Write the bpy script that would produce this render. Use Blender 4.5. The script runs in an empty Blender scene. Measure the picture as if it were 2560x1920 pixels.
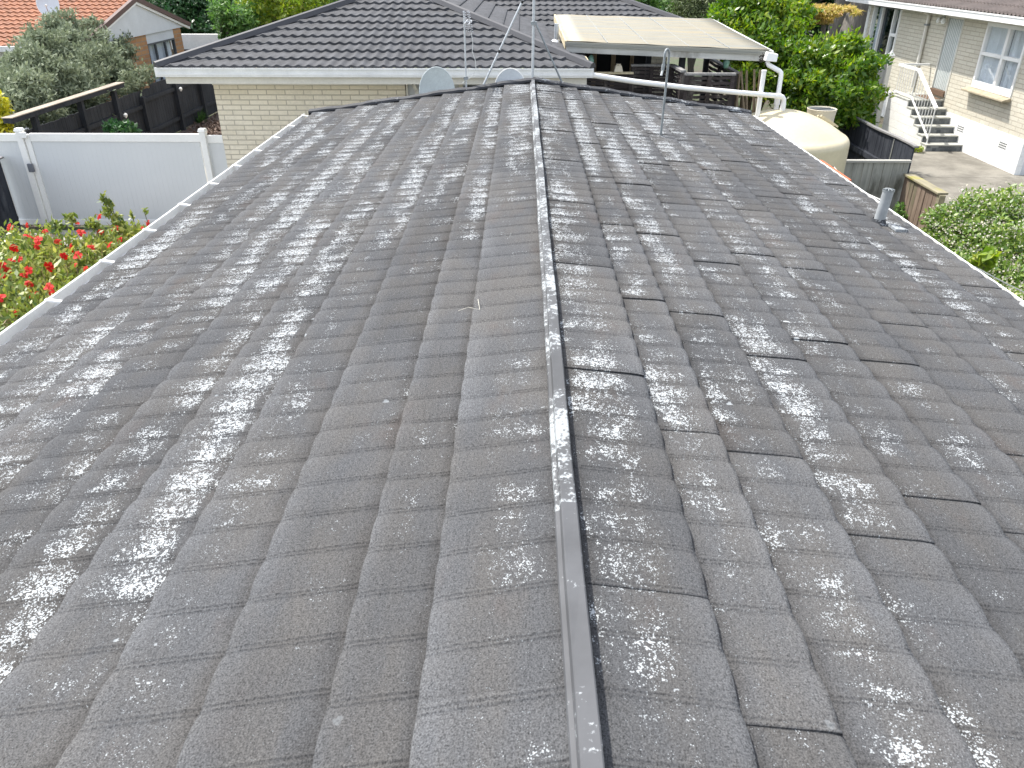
import bpy, bmesh, math, random
import numpy as np
from mathutils import Matrix, Vector
random.seed(7)
SC = bpy.context.scene
COL = SC.collection

# ------------------------------------------------------------------ camera
CAM = (0.0, 0.0, 4.25)
RM = np.array([[9.99931e-01, 1.17670e-02, 6.52000e-04],
               [6.28900e-03, -4.86019e-01, -8.73926e-01],
               [-9.96700e-03, 8.73869e-01, -4.86059e-01]])
FPX = 1924.07
cd = bpy.data.cameras.new('camera')
cam = bpy.data.objects.new('camera', cd)
COL.objects.link(cam)
r_, d_, f_ = RM
cam.matrix_world = Matrix(((r_[0], -d_[0], -f_[0], CAM[0]), (r_[1], -d_[1], -f_[1], CAM[1]),
                           (r_[2], -d_[2], -f_[2], CAM[2]), (0, 0, 0, 1)))
cd.sensor_width = 36.0
cd.lens = FPX / 2560 * 36.0
cd.clip_start = 0.05
cd.clip_end = 800
cd.dof.use_dof = True
cd.dof.focus_distance = 7.5
cd.dof.aperture_fstop = 9.0
SC.camera = cam

# ------------------------------------------------------------------ light
SUN = Vector((-0.40, 0.30, 0.865)).normalized()
world = bpy.data.worlds.new('World')
SC.world = world
world.use_nodes = True
wn = world.node_tree
bgn = wn.nodes['Background']
sky = wn.nodes.new('ShaderNodeTexSky')
sky.sky_type = 'NISHITA'
sky.sun_disc = False
sky.sun_elevation = math.asin(SUN.z)
sky.sun_rotation = math.atan2(SUN.x, SUN.y)
sky.air_density = 1.0
sky.dust_density = 1.5
hz = wn.nodes.new('ShaderNodeHueSaturation')      # thin bright cloud: a paler sky than clear blue
hz.inputs['Saturation'].default_value = 0.42
wn.links.new(sky.outputs[0], hz.inputs['Color'])
wn.links.new(hz.outputs[0], bgn.inputs[0])
bgn.inputs[1].default_value = 0.15
sl = bpy.data.lights.new('sun', 'SUN')
sl.energy = 2.5
sl.angle = math.radians(0.53)
sl.color = (1.0, 0.955, 0.88)
so = bpy.data.objects.new('sun', sl)
COL.objects.link(so)
so.rotation_euler = SUN.to_track_quat('Z', 'Y').to_euler()
so.location = (-10, 5, 30)
SC.view_settings.view_transform = 'Standard'
SC.view_settings.look = 'None'
SC.view_settings.exposure = 1.52
SC.view_settings.gamma = 1.0
SC.view_settings.use_curve_mapping = False


def at(u, v, z=None, Y=None, X=None):
    """the world point seen at photo pixel (u, v) at a known height, depth or side distance"""
    d = RM.T @ np.array([(u - 1280) / FPX, (v - 960) / FPX, 1.0])
    k = (z - CAM[2]) / d[2] if z is not None else (Y / d[1] if Y is not None else X / d[0])
    p = k * d
    return (float(p[0]), float(p[1]), float(p[2] + CAM[2]))


# ------------------------------------------------------------------ materials
class NT:
    def __init__(s, name):
        s.m = bpy.data.materials.new(name)
        s.m.use_nodes = True
        s.t = s.m.node_tree
        s.b = s.t.nodes['Principled BSDF']
        s.out = s.t.nodes['Material Output']

    def n(s, kind, **kw):
        nd = s.t.nodes.new('ShaderNode' + kind)
        for k, v in kw.items():
            setattr(nd, k, v)
        return nd

    def l(s, a, b):
        s.t.links.new(a, b)

    def inp(s, sock, v):
        if hasattr(v, 'links') or isinstance(v, bpy.types.NodeSocket):
            s.l(v, sock)
        elif v is not None:
            sock.default_value = v

    def math(s, op, a, b=None, c=None, clamp=False):
        nd = s.n('Math', operation=op)
        nd.use_clamp = clamp
        s.inp(nd.inputs[0], a)
        s.inp(nd.inputs[1], b)
        s.inp(nd.inputs[2], c)
        return nd.outputs[0]

    def noise(s, vec, scale, detail=2.0, rough=0.5):
        nd = s.n('TexNoise')
        s.l(vec, nd.inputs['Vector'])
        nd.inputs['Scale'].default_value = scale
        nd.inputs['Detail'].default_value = detail
        nd.inputs['Roughness'].default_value = rough
        return nd.outputs[0]

    def smooth(s, x, a, b, lo=0.0, hi=1.0):
        nd = s.n('MapRange', interpolation_type='SMOOTHSTEP')
        s.inp(nd.inputs[0], x)
        for i, v in zip((1, 2, 3, 4), (a, b, lo, hi)):
            nd.inputs[i].default_value = v
        return nd.outputs[0]

    def mix(s, f, a, b):
        nd = s.n('Mix', data_type='RGBA')
        s.inp(nd.inputs[0], f)
        for i, v in ((6, a), (7, b)):
            if isinstance(v, tuple):
                nd.inputs[i].default_value = (v[0], v[1], v[2], 1)
            else:
                s.l(v, nd.inputs[i])
        return nd.outputs[2]

    def vec(s, scale=(1, 1, 1), src=None, loc=(0, 0, 0)):
        if src is None:
            src = s.n('TexCoord').outputs['Object']
        mp = s.n('Mapping')
        s.l(src, mp.inputs[0])
        mp.inputs['Scale'].default_value = scale
        mp.inputs['Location'].default_value = loc
        return mp.outputs[0]

    def bump(s, h, strength=0.4, dist=0.004):
        nd = s.n('Bump')
        nd.inputs['Strength'].default_value = strength
        nd.inputs['Distance'].default_value = dist
        s.l(h, nd.inputs['Height'])
        s.l(nd.outputs[0], s.b.inputs['Normal'])

    def attr(s, name):
        nd = s.n('Attribute')
        nd.attribute_name = name
        return nd

    def col(s, c):
        s.inp(s.b.inputs['Base Color'], (c[0], c[1], c[2], 1) if isinstance(c, tuple) else c)


def basic(name, c, rough=0.6, var=0.25, scale=3.0, metal=0.0, stretch=(1, 1, 1), bumps=0.0, bscale=60.0, spec=0.4):
    """a colour with weathering blotches and a fine grain"""
    t = NT(name)
    v = t.vec(stretch)
    n1 = t.noise(v, scale, 5.0, 0.6)
    n2 = t.noise(v, scale * 14, 3.0, 0.6)
    f = t.math('ADD', t.math('MULTIPLY', n1, 0.65), t.math('MULTIPLY', n2, 0.35))
    f = t.smooth(f, 0.3, 0.7)
    lo = tuple(x * (1 - var) for x in c)
    hi = tuple(min(1, x * (1 + var * 0.55)) for x in c)
    t.col(t.mix(f, lo, hi))
    t.b.inputs['Roughness'].default_value = rough
    t.b.inputs['Metallic'].default_value = metal
    t.b.inputs['Specular IOR Level'].default_value = spec
    if bumps:
        t.bump(t.noise(v, bscale, 3.0, 0.6), bumps, 0.003)
    return t.m


def wood(name, c, c2, axis='z', rough=0.85, board=None, stain=None):
    """weathered timber: grain streaks along one axis"""
    t = NT(name)
    st = {'z': (9, 9, 0.6), 'x': (0.6, 9, 9), 'y': (9, 0.6, 9)}[axis]
    v = t.vec(st)
    n1 = t.noise(v, 2.2, 6.0, 0.65)
    n2 = t.noise(t.vec((1, 1, 1)), 1.4, 4.0, 0.6)
    f = t.smooth(t.math('ADD', t.math('MULTIPLY', n1, 0.6), t.math('MULTIPLY', n2, 0.4)), 0.34, 0.66)
    c3 = t.mix(f, c, c2)
    if stain:
        k = t.smooth(t.noise(t.vec((2, 2, 0.7)), 1.6, 5.0, 0.6), 0.52, 0.7)
        c3 = t.mix(k, c3, stain)
    t.col(c3)
    t.b.inputs['Roughness'].default_value = rough
    t.b.inputs['Specular IOR Level'].default_value = 0.25
    t.bump(n1, 0.5, 0.004)
    return t.m


def brick(name, plane, c1, c2, mortar, w, h, ms=0.006, loc=(0, 0, 0), rough_bump=0.4):
    t = NT(name)
    co = t.n('TexCoord').outputs['Object']
    sx = t.n('SeparateXYZ')
    t.l(co, sx.inputs[0])
    cb = t.n('CombineXYZ')
    t.l(sx.outputs[0 if plane == 'x' else 1], cb.inputs[0])
    t.l(sx.outputs[2], cb.inputs[1])
    mp = t.n('Mapping')
    t.l(cb.outputs[0], mp.inputs[0])
    mp.inputs['Location'].default_value = loc
    bt = t.n('TexBrick')
    t.l(mp.outputs[0], bt.inputs['Vector'])
    bt.inputs['Color1'].default_value = (*c1, 1)
    bt.inputs['Color2'].default_value = (*c2, 1)
    bt.inputs['Mortar'].default_value = (*mortar, 1)
    bt.inputs['Scale'].default_value = 1.0
    bt.inputs['Brick Width'].default_value = w
    bt.inputs['Row Height'].default_value = h
    bt.inputs['Mortar Size'].default_value = ms
    bt.inputs['Mortar Smooth'].default_value = 0.25
    bt.inputs['Bias'].default_value = -0.1
    bt.offset = 0.5
    nz = t.noise(t.vec((1, 1, 1)), 22.0, 5.0, 0.65)
    nb = t.noise(t.vec((1, 1, 1)), 0.9, 4.0, 0.6)
    k = t.math('ADD', t.math('MULTIPLY', nz, 0.5), t.math('MULTIPLY', nb, 0.5))
    dk = t.mix(t.smooth(k, 0.4, 0.64, 0.0, 0.42), bt.outputs[0], tuple(x * 0.62 for x in c1))
    t.col(dk)
    t.b.inputs['Roughness'].default_value = 0.9
    hh = t.math('SUBTRACT', t.math('MULTIPLY', nz, rough_bump), bt.outputs['Fac'])
    t.bump(hh, 0.8, 0.008)
    return t.m


def leaf_mat(name, cols, rough=0.42, trans=0.3, spec=0.5):
    t = NT(name)
    a = t.attr('leaf')
    cr = t.n('ValToRGB')
    e = cr.color_ramp.elements
    for i, c in enumerate(cols):
        p = i / (len(cols) - 1)
        if i < 2:
            e[i].position = p
            e[i].color = (*c, 1)
        else:
            x = e.new(p)
            x.color = (*c, 1)
    if len(cols) > 2:
        for i, c in enumerate(cols):
            pass
        while len(e) > len(cols):
            e.remove(e[-1])
        for i in range(len(cols)):
            e[i].position = i / (len(cols) - 1)
            e[i].color = (*cols[i], 1)
    t.l(a.outputs['Fac'], cr.inputs[0])
    t.col(cr.outputs[0])
    t.b.inputs['Roughness'].default_value = rough
    t.b.inputs['Specular IOR Level'].default_value = spec
    tr = t.n('BsdfTranslucent')
    hs = t.n('HueSaturation')
    hs.inputs['Value'].default_value = 1.5
    hs.inputs['Saturation'].default_value = 1.1
    t.l(cr.outputs[0], hs.inputs['Color'])
    t.l(hs.outputs[0], tr.inputs[0])
    mx = t.n('MixShader')
    mx.inputs[0].default_value = trans
    t.l(t.b.outputs[0], mx.inputs[1])
    t.l(tr.outputs[0], mx.inputs[2])
    t.l(mx.outputs[0], t.out.inputs[0])
    return t.m


def glass_mat(name, tint=(0.55, 0.6, 0.62), refl=0.12):
    t = NT(name)
    tr = t.n('BsdfTransparent')
    tr.inputs[0].default_value = (*tint, 1)
    gl = t.n('BsdfGlossy')
    gl.inputs['Roughness'].default_value = 0.03
    fr = t.n('Fresnel')
    fr.inputs[0].default_value = 1.5
    mx = t.n('MixShader')
    front = t.math('SUBTRACT', 1.0, t.n('NewGeometry').outputs['Backfacing'])
    t.l(t.math('MULTIPLY', front, t.math('ADD', fr.outputs[0], refl * 0.3, clamp=True)), mx.inputs[0])
    t.l(tr.outputs[0], mx.inputs[1])
    t.l(gl.outputs[0], mx.inputs[2])
    t.l(mx.outputs[0], t.out.inputs[0])
    t.t.nodes.remove(t.b)
    return t.m


def roof_mat(name, side):
    """stone-chip coated steel tiles with white lichen specks gathered in patches"""
    t = NT(name)
    uv = t.n('UVMap')
    uv.uv_map = 'roof'
    P = uv.outputs[0]                                   # (metres along the ridge, metres down the slope)
    rc = t.n('SeparateXYZ')
    t.l(t.attr('tile').outputs['Vector'], rc.inputs[0])  # (place within course, pan phase, tile random)
    fr, ph, rnd = rc.outputs
    sp = t.n('SeparateXYZ')
    t.l(P, sp.inputs[0])
    yy, ss = sp.outputs[0], sp.outputs[1]
    # chip colour
    grain = t.noise(P, 210.0, 2.0, 0.7)
    grain2 = t.noise(P, 75.0, 3.0, 0.7)
    broad = t.noise(P, 1.7, 5.0, 0.6)
    hue = t.noise(t.vec((0.9, 2.4, 1), P, (3.1, 7.7, 0)), 1.6, 4.0, 0.6)
    base = t.mix(t.smooth(hue, 0.36, 0.64), (0.092, 0.089, 0.086), (0.079, 0.081, 0.085))
    base = t.mix(t.smooth(t.noise(t.vec((0.8, 1.7, 1), P, (9, 1, 0)), 2.3, 3.0, 0.55), 0.58, 0.74, 0, 0.6), base, (0.092, 0.079, 0.073))
    base = t.mix(t.smooth(broad, 0.3, 0.7, 0.0, 0.4), base, (0.070, 0.070, 0.071))
    lipf = t.math('MULTIPLY', t.smooth(fr, 0.66, 1.0, 0.0, 0.55), t.smooth(t.noise(t.vec((1.1, 1.6, 1), P, (4, 8, 0)), 1.6, 3.0, 0.55), 0.38, 0.62, 0.25, 1.0))
    base = t.mix(lipf, base, (0.114, 0.117, 0.123))       # paler tone towards the rolled front edge
    # darker tone at the top of each course, fading downhill with uneven reach
    lap_tone = t.math('SUBTRACT', t.math('ADD', fr, t.math('MULTIPLY', t.math('SUBTRACT', t.noise(t.vec((3.2, 1.0, 1), P, (1, 6, 0)), 1.6, 4.0, 0.6), 0.5), 0.5)), 0.0)
    base = t.mix(t.smooth(lap_tone, 0.02, 0.26, 0.5, 0.0), base, (0.046, 0.044, 0.043))
    tone = t.math('ADD', 0.84, t.math('MULTIPLY', rnd, 0.32))
    g = t.math('MULTIPLY', t.math('ADD', t.math('MULTIPLY', t.smooth(grain, 0.25, 0.75), 1.05), t.math('MULTIPLY', t.smooth(grain2, 0.3, 0.7), 0.35)), tone)
    g = t.math('ADD', 0.28, g)
    hs = t.n('Mix', data_type='RGBA', blend_type='MULTIPLY')
    hs.inputs[0].default_value = 1.0
    t.l(base, hs.inputs[6])
    cg = t.n('CombineXYZ')
    for i in range(3):
        t.l(g, cg.inputs[i])
    t.l(cg.outputs[0], hs.inputs[7])
    base = hs.outputs[2]
    # where the lichen sits
    L1 = t.noise(t.vec((0.42, 1.9, 1), P, (11.3 * (side + 2), 4.2, 0)), 0.95, 3.0, 0.55)
    L2 = t.noise(t.vec((1.3, 2.6, 1), P, (2.2, 17.0 * (side + 2), 0)), 2.1, 4.0, 0.62)
    L3 = t.noise(t.vec((9.0, 1.6, 1), P, (5.0, 3.0, 0)), 1.0, 3.0, 0.6)
    wob = t.math('MULTIPLY', t.math('SUBTRACT', L2, 0.5), 1.1)
    fw = t.math('ADD', fr, wob)
    band = t.math('MULTIPLY', t.smooth(fw, -0.1, 0.3, 0.25, 1.0), t.smooth(fw, 0.58, 1.0, 1.0, 0.12))
    rib = t.math('MULTIPLY', t.smooth(ph, 0.12, 0.20), t.smooth(ph, 0.32, 1.0, 1.0, 0.25))
    dens = t.math('ADD', t.math('MULTIPLY', L1, 1.5), t.math('ADD', t.math('MULTIPLY', L2, 1.35), t.math('MULTIPLY', L3, 1.0)))
    dens = t.math('SUBTRACT', dens, 1.75)
    if side < 0:      # sparser beside the ridge at the near end, thicker towards the far end and the eave
        bias = t.smooth(t.math('ADD', ss, t.math('MULTIPLY', yy, 0.34)), 0.8, 2.9, -0.24, 0.22)
    else:
        bias = t.math('ADD', t.smooth(yy, 1.0, 9.5, -0.02, 0.22), t.smooth(ss, 0.25, 2.2, 0.08, -0.06))
    dens = t.math('ADD', dens, bias)
    dens = t.math('MULTIPLY', dens, 2.1)
    bmul = t.math('MULTIPLY', band, t.math('ADD', 0.70, t.math('MULTIPLY', rib, 0.30)))
    D = t.math('MULTIPLY', t.math('MAXIMUM', t.math('MINIMUM', dens, 1.15), 0.27 if side > 0 else 0.16), bmul)
    vo = t.n('TexVoronoi')
    t.l(P, vo.inputs['Vector'])
    vo.inputs['Scale'].default_value = 170.0
    vb = t.n('TexVoronoi')
    t.l(P, vb.inputs['Vector'])
    vb.inputs['Scale'].default_value = 62.0
    fine = t.noise(P, 150.0, 2.0, 0.6)
    mid = t.noise(P, 38.0, 3.0, 0.6)
    v = t.math('ADD', t.math('MULTIPLY', vo.outputs['Distance'], 0.48), t.math('ADD', t.math('MULTIPLY', vb.outputs['Distance'], 0.26), t.math('ADD', t.math('MULTIPLY', fine, 0.28), t.math('MULTIPLY', mid, 0.22))))
    k = t.math('SUBTRACT', t.math('ADD', t.math('MULTIPLY', D, 0.27), 0.355), v)
    mask = t.smooth(k, -0.012, 0.03)
    # a few separate larger spots
    bl = t.n('TexVoronoi')
    t.l(P, bl.inputs['Vector'])
    bl.inputs['Scale'].default_value = 9.0
    bc = t.n('SeparateColor')
    t.l(bl.outputs['Color'], bc.inputs[0])
    rad = t.math('MULTIPLY', t.smooth(bc.outputs[0], 0.86, 1.0), 0.13)
    sd = t.math('ADD', bl.outputs['Distance'], t.math('ADD', t.math('MULTIPLY', t.math('SUBTRACT', fine, 0.5), 0.14), t.math('MULTIPLY', t.math('SUBTRACT', mid, 0.5), 0.34)))
    spot = t.math('MULTIPLY', t.smooth(t.math('SUBTRACT', rad, sd), -0.01, 0.02), t.smooth(L1, 0.40, 0.52))
    mask = t.math('MAXIMUM', mask, spot)
    lich = t.mix(t.smooth(t.math('ADD', t.math('MULTIPLY', fine, 0.6), t.math('MULTIPLY', D, 0.4)), 0.3, 0.62), (0.21, 0.225, 0.235), (0.40, 0.42, 0.43))
    t.col(t.mix(mask, base, lich))
    t.b.inputs['Roughness'].default_value = 1.0
    t.b.inputs['Specular IOR Level'].default_value = 0.04
    t.bump(t.math('ADD', t.math('MULTIPLY', grain2, 1.0), t.math('ADD', t.math('MULTIPLY', grain, 0.6), t.math('MULTIPLY', mask, 0.5))), 0.8, 0.005)
    return t.m


def lichen_metal(name, c, amount, scale=1.0):
    t = NT(name)
    v = t.vec((1, 1, 1))
    n1 = t.noise(v, 2.6 * scale, 4.0, 0.6)
    n2 = t.noise(v, 70.0, 3.0, 0.65)
    n3 = t.noise(v, 26.0, 3.0, 0.65)
    base = t.mix(t.smooth(n1, 0.3, 0.7), tuple(x * 0.75 for x in c), tuple(x * 1.2 for x in c))
    k = t.math('ADD', t.math('MULTIPLY', n1, 0.5), t.math('ADD', t.math('MULTIPLY', n2, 0.35), t.math('MULTIPLY', n3, 0.35)))
    m = t.smooth(k, 0.72 - amount, 0.78 - amount)
    t.col(t.mix(m, base, t.mix(n2, (0.20, 0.215, 0.225), (0.34, 0.36, 0.37))))
    t.b.inputs['Roughness'].default_value = 0.75
    t.bump(n3, 0.3, 0.003)
    return t.m


M = {}
M['gutter'] = basic('gutter_white', (0.74, 0.74, 0.72), 0.35, 0.12, 4, bumps=0.0)
M['gutter_in'] = basic('gutter_inside', (0.22, 0.22, 0.215), 0.9, 0.5, 9)
M['white'] = basic('white_paint', (0.78, 0.78, 0.76), 0.45, 0.08, 2.0)
M['white_block'] = basic('white_blockwork', (0.76, 0.75, 0.71), 0.8, 0.14, 1.2, bumps=0.4, bscale=25)
M['pvc'] = basic('white_pvc', (0.80, 0.80, 0.79), 0.3, 0.05, 3)
M['pvc_panel'] = NT('pvc_panel').m
M['offwhite'] = basic('offwhite_board', (0.66, 0.64, 0.58), 0.6, 0.12, 2)
M['greywall'] = basic('pale_grey_cladding', (0.55, 0.57, 0.58), 0.6, 0.1, 2)
M['cream'] = basic('tank_cream', (0.54, 0.475, 0.325), 0.42, 0.12, 1.1)
M['cream_dk'] = basic('barrel_cream', (0.60, 0.54, 0.42), 0.5, 0.12, 2)
M['lid'] = basic('dark_lid', (0.07, 0.075, 0.08), 0.5, 0.3, 5)
M['dark'] = basic('dark_void', (0.012, 0.012, 0.013), 0.9, 0.2, 3)
M['underlay'] = basic('roof_underlay', (0.02, 0.019, 0.018), 0.95, 0.3, 4)
M['galv'] = basic('galvanised_steel', (0.52, 0.54, 0.55), 0.42, 0.25, 16, metal=0.3)
M['galv_dull'] = basic('dull_galvanised_pipe', (0.26, 0.28, 0.285), 0.55, 0.35, 20, metal=0.4)
M['alu'] = basic('aluminium', (0.62, 0.63, 0.64), 0.35, 0.15, 12, metal=0.75)
M['cable'] = basic('pale_cable', (0.6, 0.6, 0.57), 0.6, 0.1, 3)
M['black'] = basic('black_plastic', (0.02, 0.02, 0.021), 0.5, 0.2, 8)
M['dish'] = basic('dish_grey', (0.54, 0.59, 0.59), 0.5, 0.16, 3)
M['dish_lt'] = basic('dish_pale', (0.62, 0.66, 0.70), 0.5, 0.12, 3)
M['stone'] = basic('sill_stone', (0.36, 0.31, 0.22), 0.8, 0.3, 8, bumps=0.4)
M['blackwood'] = wood('black_stained_timber', (0.016, 0.018, 0.022), (0.036, 0.039, 0.046), 'z')
M['blackwood_worn'] = wood('worn_black_timber', (0.018, 0.021, 0.029), (0.045, 0.05, 0.062), 'z', stain=(0.075, 0.08, 0.09))
M['greywood'] = wood('silvered_timber', (0.22, 0.22, 0.20), (0.36, 0.36, 0.32), 'z', stain=(0.12, 0.12, 0.10))
M['greywood_x'] = wood('silvered_timber_rail', (0.32, 0.31, 0.28), (0.46, 0.45, 0.41), 'x')
M['greycap_y'] = wood('pale_worn_cap', (0.12, 0.12, 0.12), (0.27, 0.26, 0.25), 'y')
M['brownwood'] = wood('brown_paling_timber', (0.14, 0.10, 0.075), (0.27, 0.21, 0.165), 'z', stain=(0.15, 0.14, 0.09))
M['mosswood'] = wood('mossy_cap_timber', (0.19, 0.17, 0.12), (0.30, 0.27, 0.18), 'y', stain=(0.27, 0.25, 0.07))
M['palewood'] = wood('pale_barge_timber', (0.46, 0.38, 0.24), (0.60, 0.54, 0.38), 'y')
M['fascia_worn'] = wood('flaking_fascia', (0.36, 0.36, 0.34), (0.52, 0.52, 0.49), 'x', stain=(0.28, 0.27, 0.24))
M['lattice'] = wood('dark_screen_timber', (0.024, 0.020, 0.020), (0.06, 0.05, 0.048), 'x', stain=(0.16, 0.145, 0.13))
M['sashwood'] = basic('stained_sash', (0.30, 0.22, 0.13), 0.6, 0.2, 4)
M['bark'] = wood('grey_bark', (0.05, 0.045, 0.04), (0.13, 0.12, 0.105), 'z')
M['bark_pale'] = wood('pale_bark', (0.16, 0.12, 0.08), (0.30, 0.24, 0.16), 'z')
M['stem'] = basic('green_brown_stem', (0.12, 0.11, 0.06), 0.8, 0.3, 8)
M['terracotta'] = basic('terracotta_tiles', (0.27, 0.105, 0.050), 0.75, 0.4, 4.5, bumps=0.3, bscale=50)
M['slate'] = basic('charcoal_roof_tiles', (0.055, 0.057, 0.063), 0.78, 0.5, 4.5, bumps=0.4, bscale=60)
M['slate_cap'] = basic('charcoal_ridge', (0.050, 0.050, 0.055), 0.5, 0.2, 2)
M['brownroof'] = basic('brown_roof', (0.105, 0.085, 0.077), 0.7, 0.3, 1.5, bumps=0.3)
M['brownbarge'] = basic('brown_barge', (0.10, 0.055, 0.045), 0.6, 0.2, 2)
M['doorgrey'] = basic('grey_green_door', (0.36, 0.40, 0.39), 0.5, 0.12, 2)
M['curtain'] = basic('net_curtain', (0.80, 0.82, 0.85), 0.9, 0.12, 3)
M['curtain_dk'] = basic('grey_lined_curtain', (0.10, 0.105, 0.115), 0.9, 0.2, 3)
M['glass'] = glass_mat('window_glass', (0.93, 0.95, 0.96))
M['glass_dk'] = glass_mat('dark_window_glass', (0.35, 0.38, 0.42))
M['mat'] = basic('brown_doormat', (0.14, 0.09, 0.06), 0.95, 0.3, 30)
M['orange'] = basic('orange_board', (0.50, 0.12, 0.05), 0.6, 0.25, 5)
M['lamp_glass'] = basic('lamp_bulb', (0.75, 0.76, 0.74), 0.15, 0.1, 6)
M['sheet'] = None
M['brick_cream'] = brick('cream_brick_front', 'x', (0.76, 0.70, 0.57), (0.69, 0.63, 0.50), (0.43, 0.39, 0.31), 0.305, 0.0805, 0.008)
M['brick_cream_side'] = brick('cream_brick_side', 'y', (0.76, 0.70, 0.57), (0.69, 0.63, 0.50), (0.43, 0.39, 0.31), 0.305, 0.0805, 0.008)
M['brick_pale'] = brick('pale_brick', 'y', (0.58, 0.55, 0.46), (0.53, 0.49, 0.40), (0.38, 0.34, 0.27), 0.42, 0.095, 0.009, rough_bump=1.0)
M['brick_pale_x'] = brick('pale_brick_end', 'x', (0.58, 0.55, 0.46), (0.53, 0.49, 0.40), (0.38, 0.34, 0.27), 0.42, 0.095, 0.009)
M['brick_tan'] = brick('tan_brick', 'y', (0.44, 0.23, 0.095), (0.34, 0.16, 0.065), (0.30, 0.24, 0.17), 0.34, 0.115, 0.014)
M['block_white'] = brick('white_step_block', 'y', (0.76, 0.75, 0.71), (0.74, 0.73, 0.69), (0.60, 0.58, 0.53), 0.42, 0.2, 0.006)
M['block_base'] = brick('white_foundation_block', 'y', (0.80, 0.80, 0.78), (0.79, 0.79, 0.77), (0.72, 0.72, 0.70), 0.4, 0.2, 0.004, rough_bump=0.1)
M['step_tile'] = brick('grey_mosaic_riser', 'x', (0.10, 0.11, 0.115), (0.26, 0.27, 0.27), (0.20, 0.20, 0.19), 0.1, 0.083, 0.002, (0.03, 0.0, 0), 0.05)
M['tread'] = basic('pale_tread', (0.42, 0.42, 0.38), 0.7, 0.25, 4)
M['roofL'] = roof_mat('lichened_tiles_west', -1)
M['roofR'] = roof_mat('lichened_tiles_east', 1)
M['ridge'] = lichen_metal('lichened_ridge', (0.064, 0.066, 0.070), 0.125)
M['ridge_near'] = lichen_metal('bare_ridge', (0.066, 0.068, 0.073), 0.03)
M['bargecap'] = lichen_metal('dark_barge_cap', (0.020, 0.022, 0.027), 0.0)
M['bargecap_r'] = lichen_metal('lichened_barge_cap', (0.024, 0.026, 0.031), 0.09)
M['ventpipe'] = lichen_metal('weathered_vent', (0.30, 0.315, 0.32), 0.07, 2.0)

# pvc gate board material: fine vertical grooves
t = NT('pvc_gate_board')
v = t.vec((1, 1, 1))
sx = t.n('SeparateXYZ')
t.l(v, sx.inputs[0])
w = t.math('FRACT', t.math('MULTIPLY', sx.outputs[0], 1 / 0.085))
groove = t.smooth(w, 0.0, 0.10)
t.col(t.mix(t.noise(v, 1.5, 3.0), (0.55, 0.572, 0.585), (0.61, 0.627, 0.635)))
t.b.inputs['Roughness'].default_value = 0.35
t.bump(groove, 0.6, 0.004)
M['pvc_panel'] = t.m

# translucent cream sheeting: bands of slightly different age run along the sheets
t = NT('cream_sheeting')
v = t.vec((0.25, 1, 1))
b1 = t.noise(t.vec((0.05, 2.6, 0)), 1.6, 3.0, 0.7)
b2 = t.noise(v, 8.0, 4.0, 0.6)
c = t.mix(t.smooth(b1, 0.38, 0.62), (0.245, 0.245, 0.215), (0.31, 0.265, 0.18))
c = t.mix(t.smooth(b2, 0.45, 0.75, 0, 0.5), c, (0.175, 0.175, 0.155))
t.col(c)
t.b.inputs['Roughness'].default_value = 0.5
M['sheet'] = t.m

LEAF = {
    'silver': leaf_mat('silver_leaves', [(0.10, 0.125, 0.075), (0.195, 0.23, 0.145), (0.30, 0.335, 0.235)], 0.7, 0.2, 0.25),
    'hedge': leaf_mat('glossy_green_leaves', [(0.03, 0.085, 0.014), (0.115, 0.215, 0.022), (0.33, 0.38, 0.04)], 0.36, 0.4),
    'dark': leaf_mat('dark_green_leaves', [(0.012, 0.04, 0.014), (0.03, 0.09, 0.03), (0.075, 0.16, 0.05)], 0.45, 0.2),
    'bright': leaf_mat('bright_green_leaves', [(0.04, 0.11, 0.025), (0.11, 0.22, 0.05), (0.22, 0.33, 0.09)], 0.45, 0.3),
    'lime': leaf_mat('lime_green_leaves', [(0.09, 0.17, 0.02), (0.22, 0.31, 0.03), (0.40, 0.38, 0.07)], 0.45, 0.35),
    'conifer': leaf_mat('olive_conifer_leaves', [(0.035, 0.055, 0.02), (0.08, 0.11, 0.035), (0.13, 0.16, 0.06)], 0.6, 0.15),
    'hibiscus': leaf_mat('hibiscus_leaves', [(0.045, 0.09, 0.024), (0.21, 0.26, 0.055), (0.46, 0.44, 0.12)], 0.4, 0.3),
    'twig': leaf_mat('dry_leaves', [(0.16, 0.10, 0.06), (0.30, 0.22, 0.13), (0.38, 0.32, 0.22)], 0.7, 0.2),
    'jasmine': leaf_mat('jasmine_leaves', [(0.035, 0.095, 0.02), (0.15, 0.24, 0.045), (0.36, 0.42, 0.10)], 0.42, 0.3),
    'petal_white': leaf_mat('white_petals', [(0.36, 0.31, 0.24), (0.50, 0.47, 0.38), (0.60, 0.58, 0.50)], 0.7, 0.25),
    'yellow': leaf_mat('yellow_leaves', [(0.20, 0.24, 0.02), (0.45, 0.42, 0.03), (0.62, 0.55, 0.06)], 0.45, 0.35),
    'fern': leaf_mat('golden_fronds', [(0.30, 0.32, 0.04), (0.48, 0.38, 0.11), (0.54, 0.36, 0.20)], 0.6, 0.3),
    'red': leaf_mat('red_petals', [(0.26, 0.005, 0.005), (0.46, 0.010, 0.008), (0.58, 0.035, 0.02)], 0.6, 0.25, 0.2),
    'mulch': leaf_mat('mulch_chips', [(0.06, 0.04, 0.03), (0.16, 0.11, 0.085), (0.33, 0.25, 0.20)], 0.9, 0.0),
}


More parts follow.
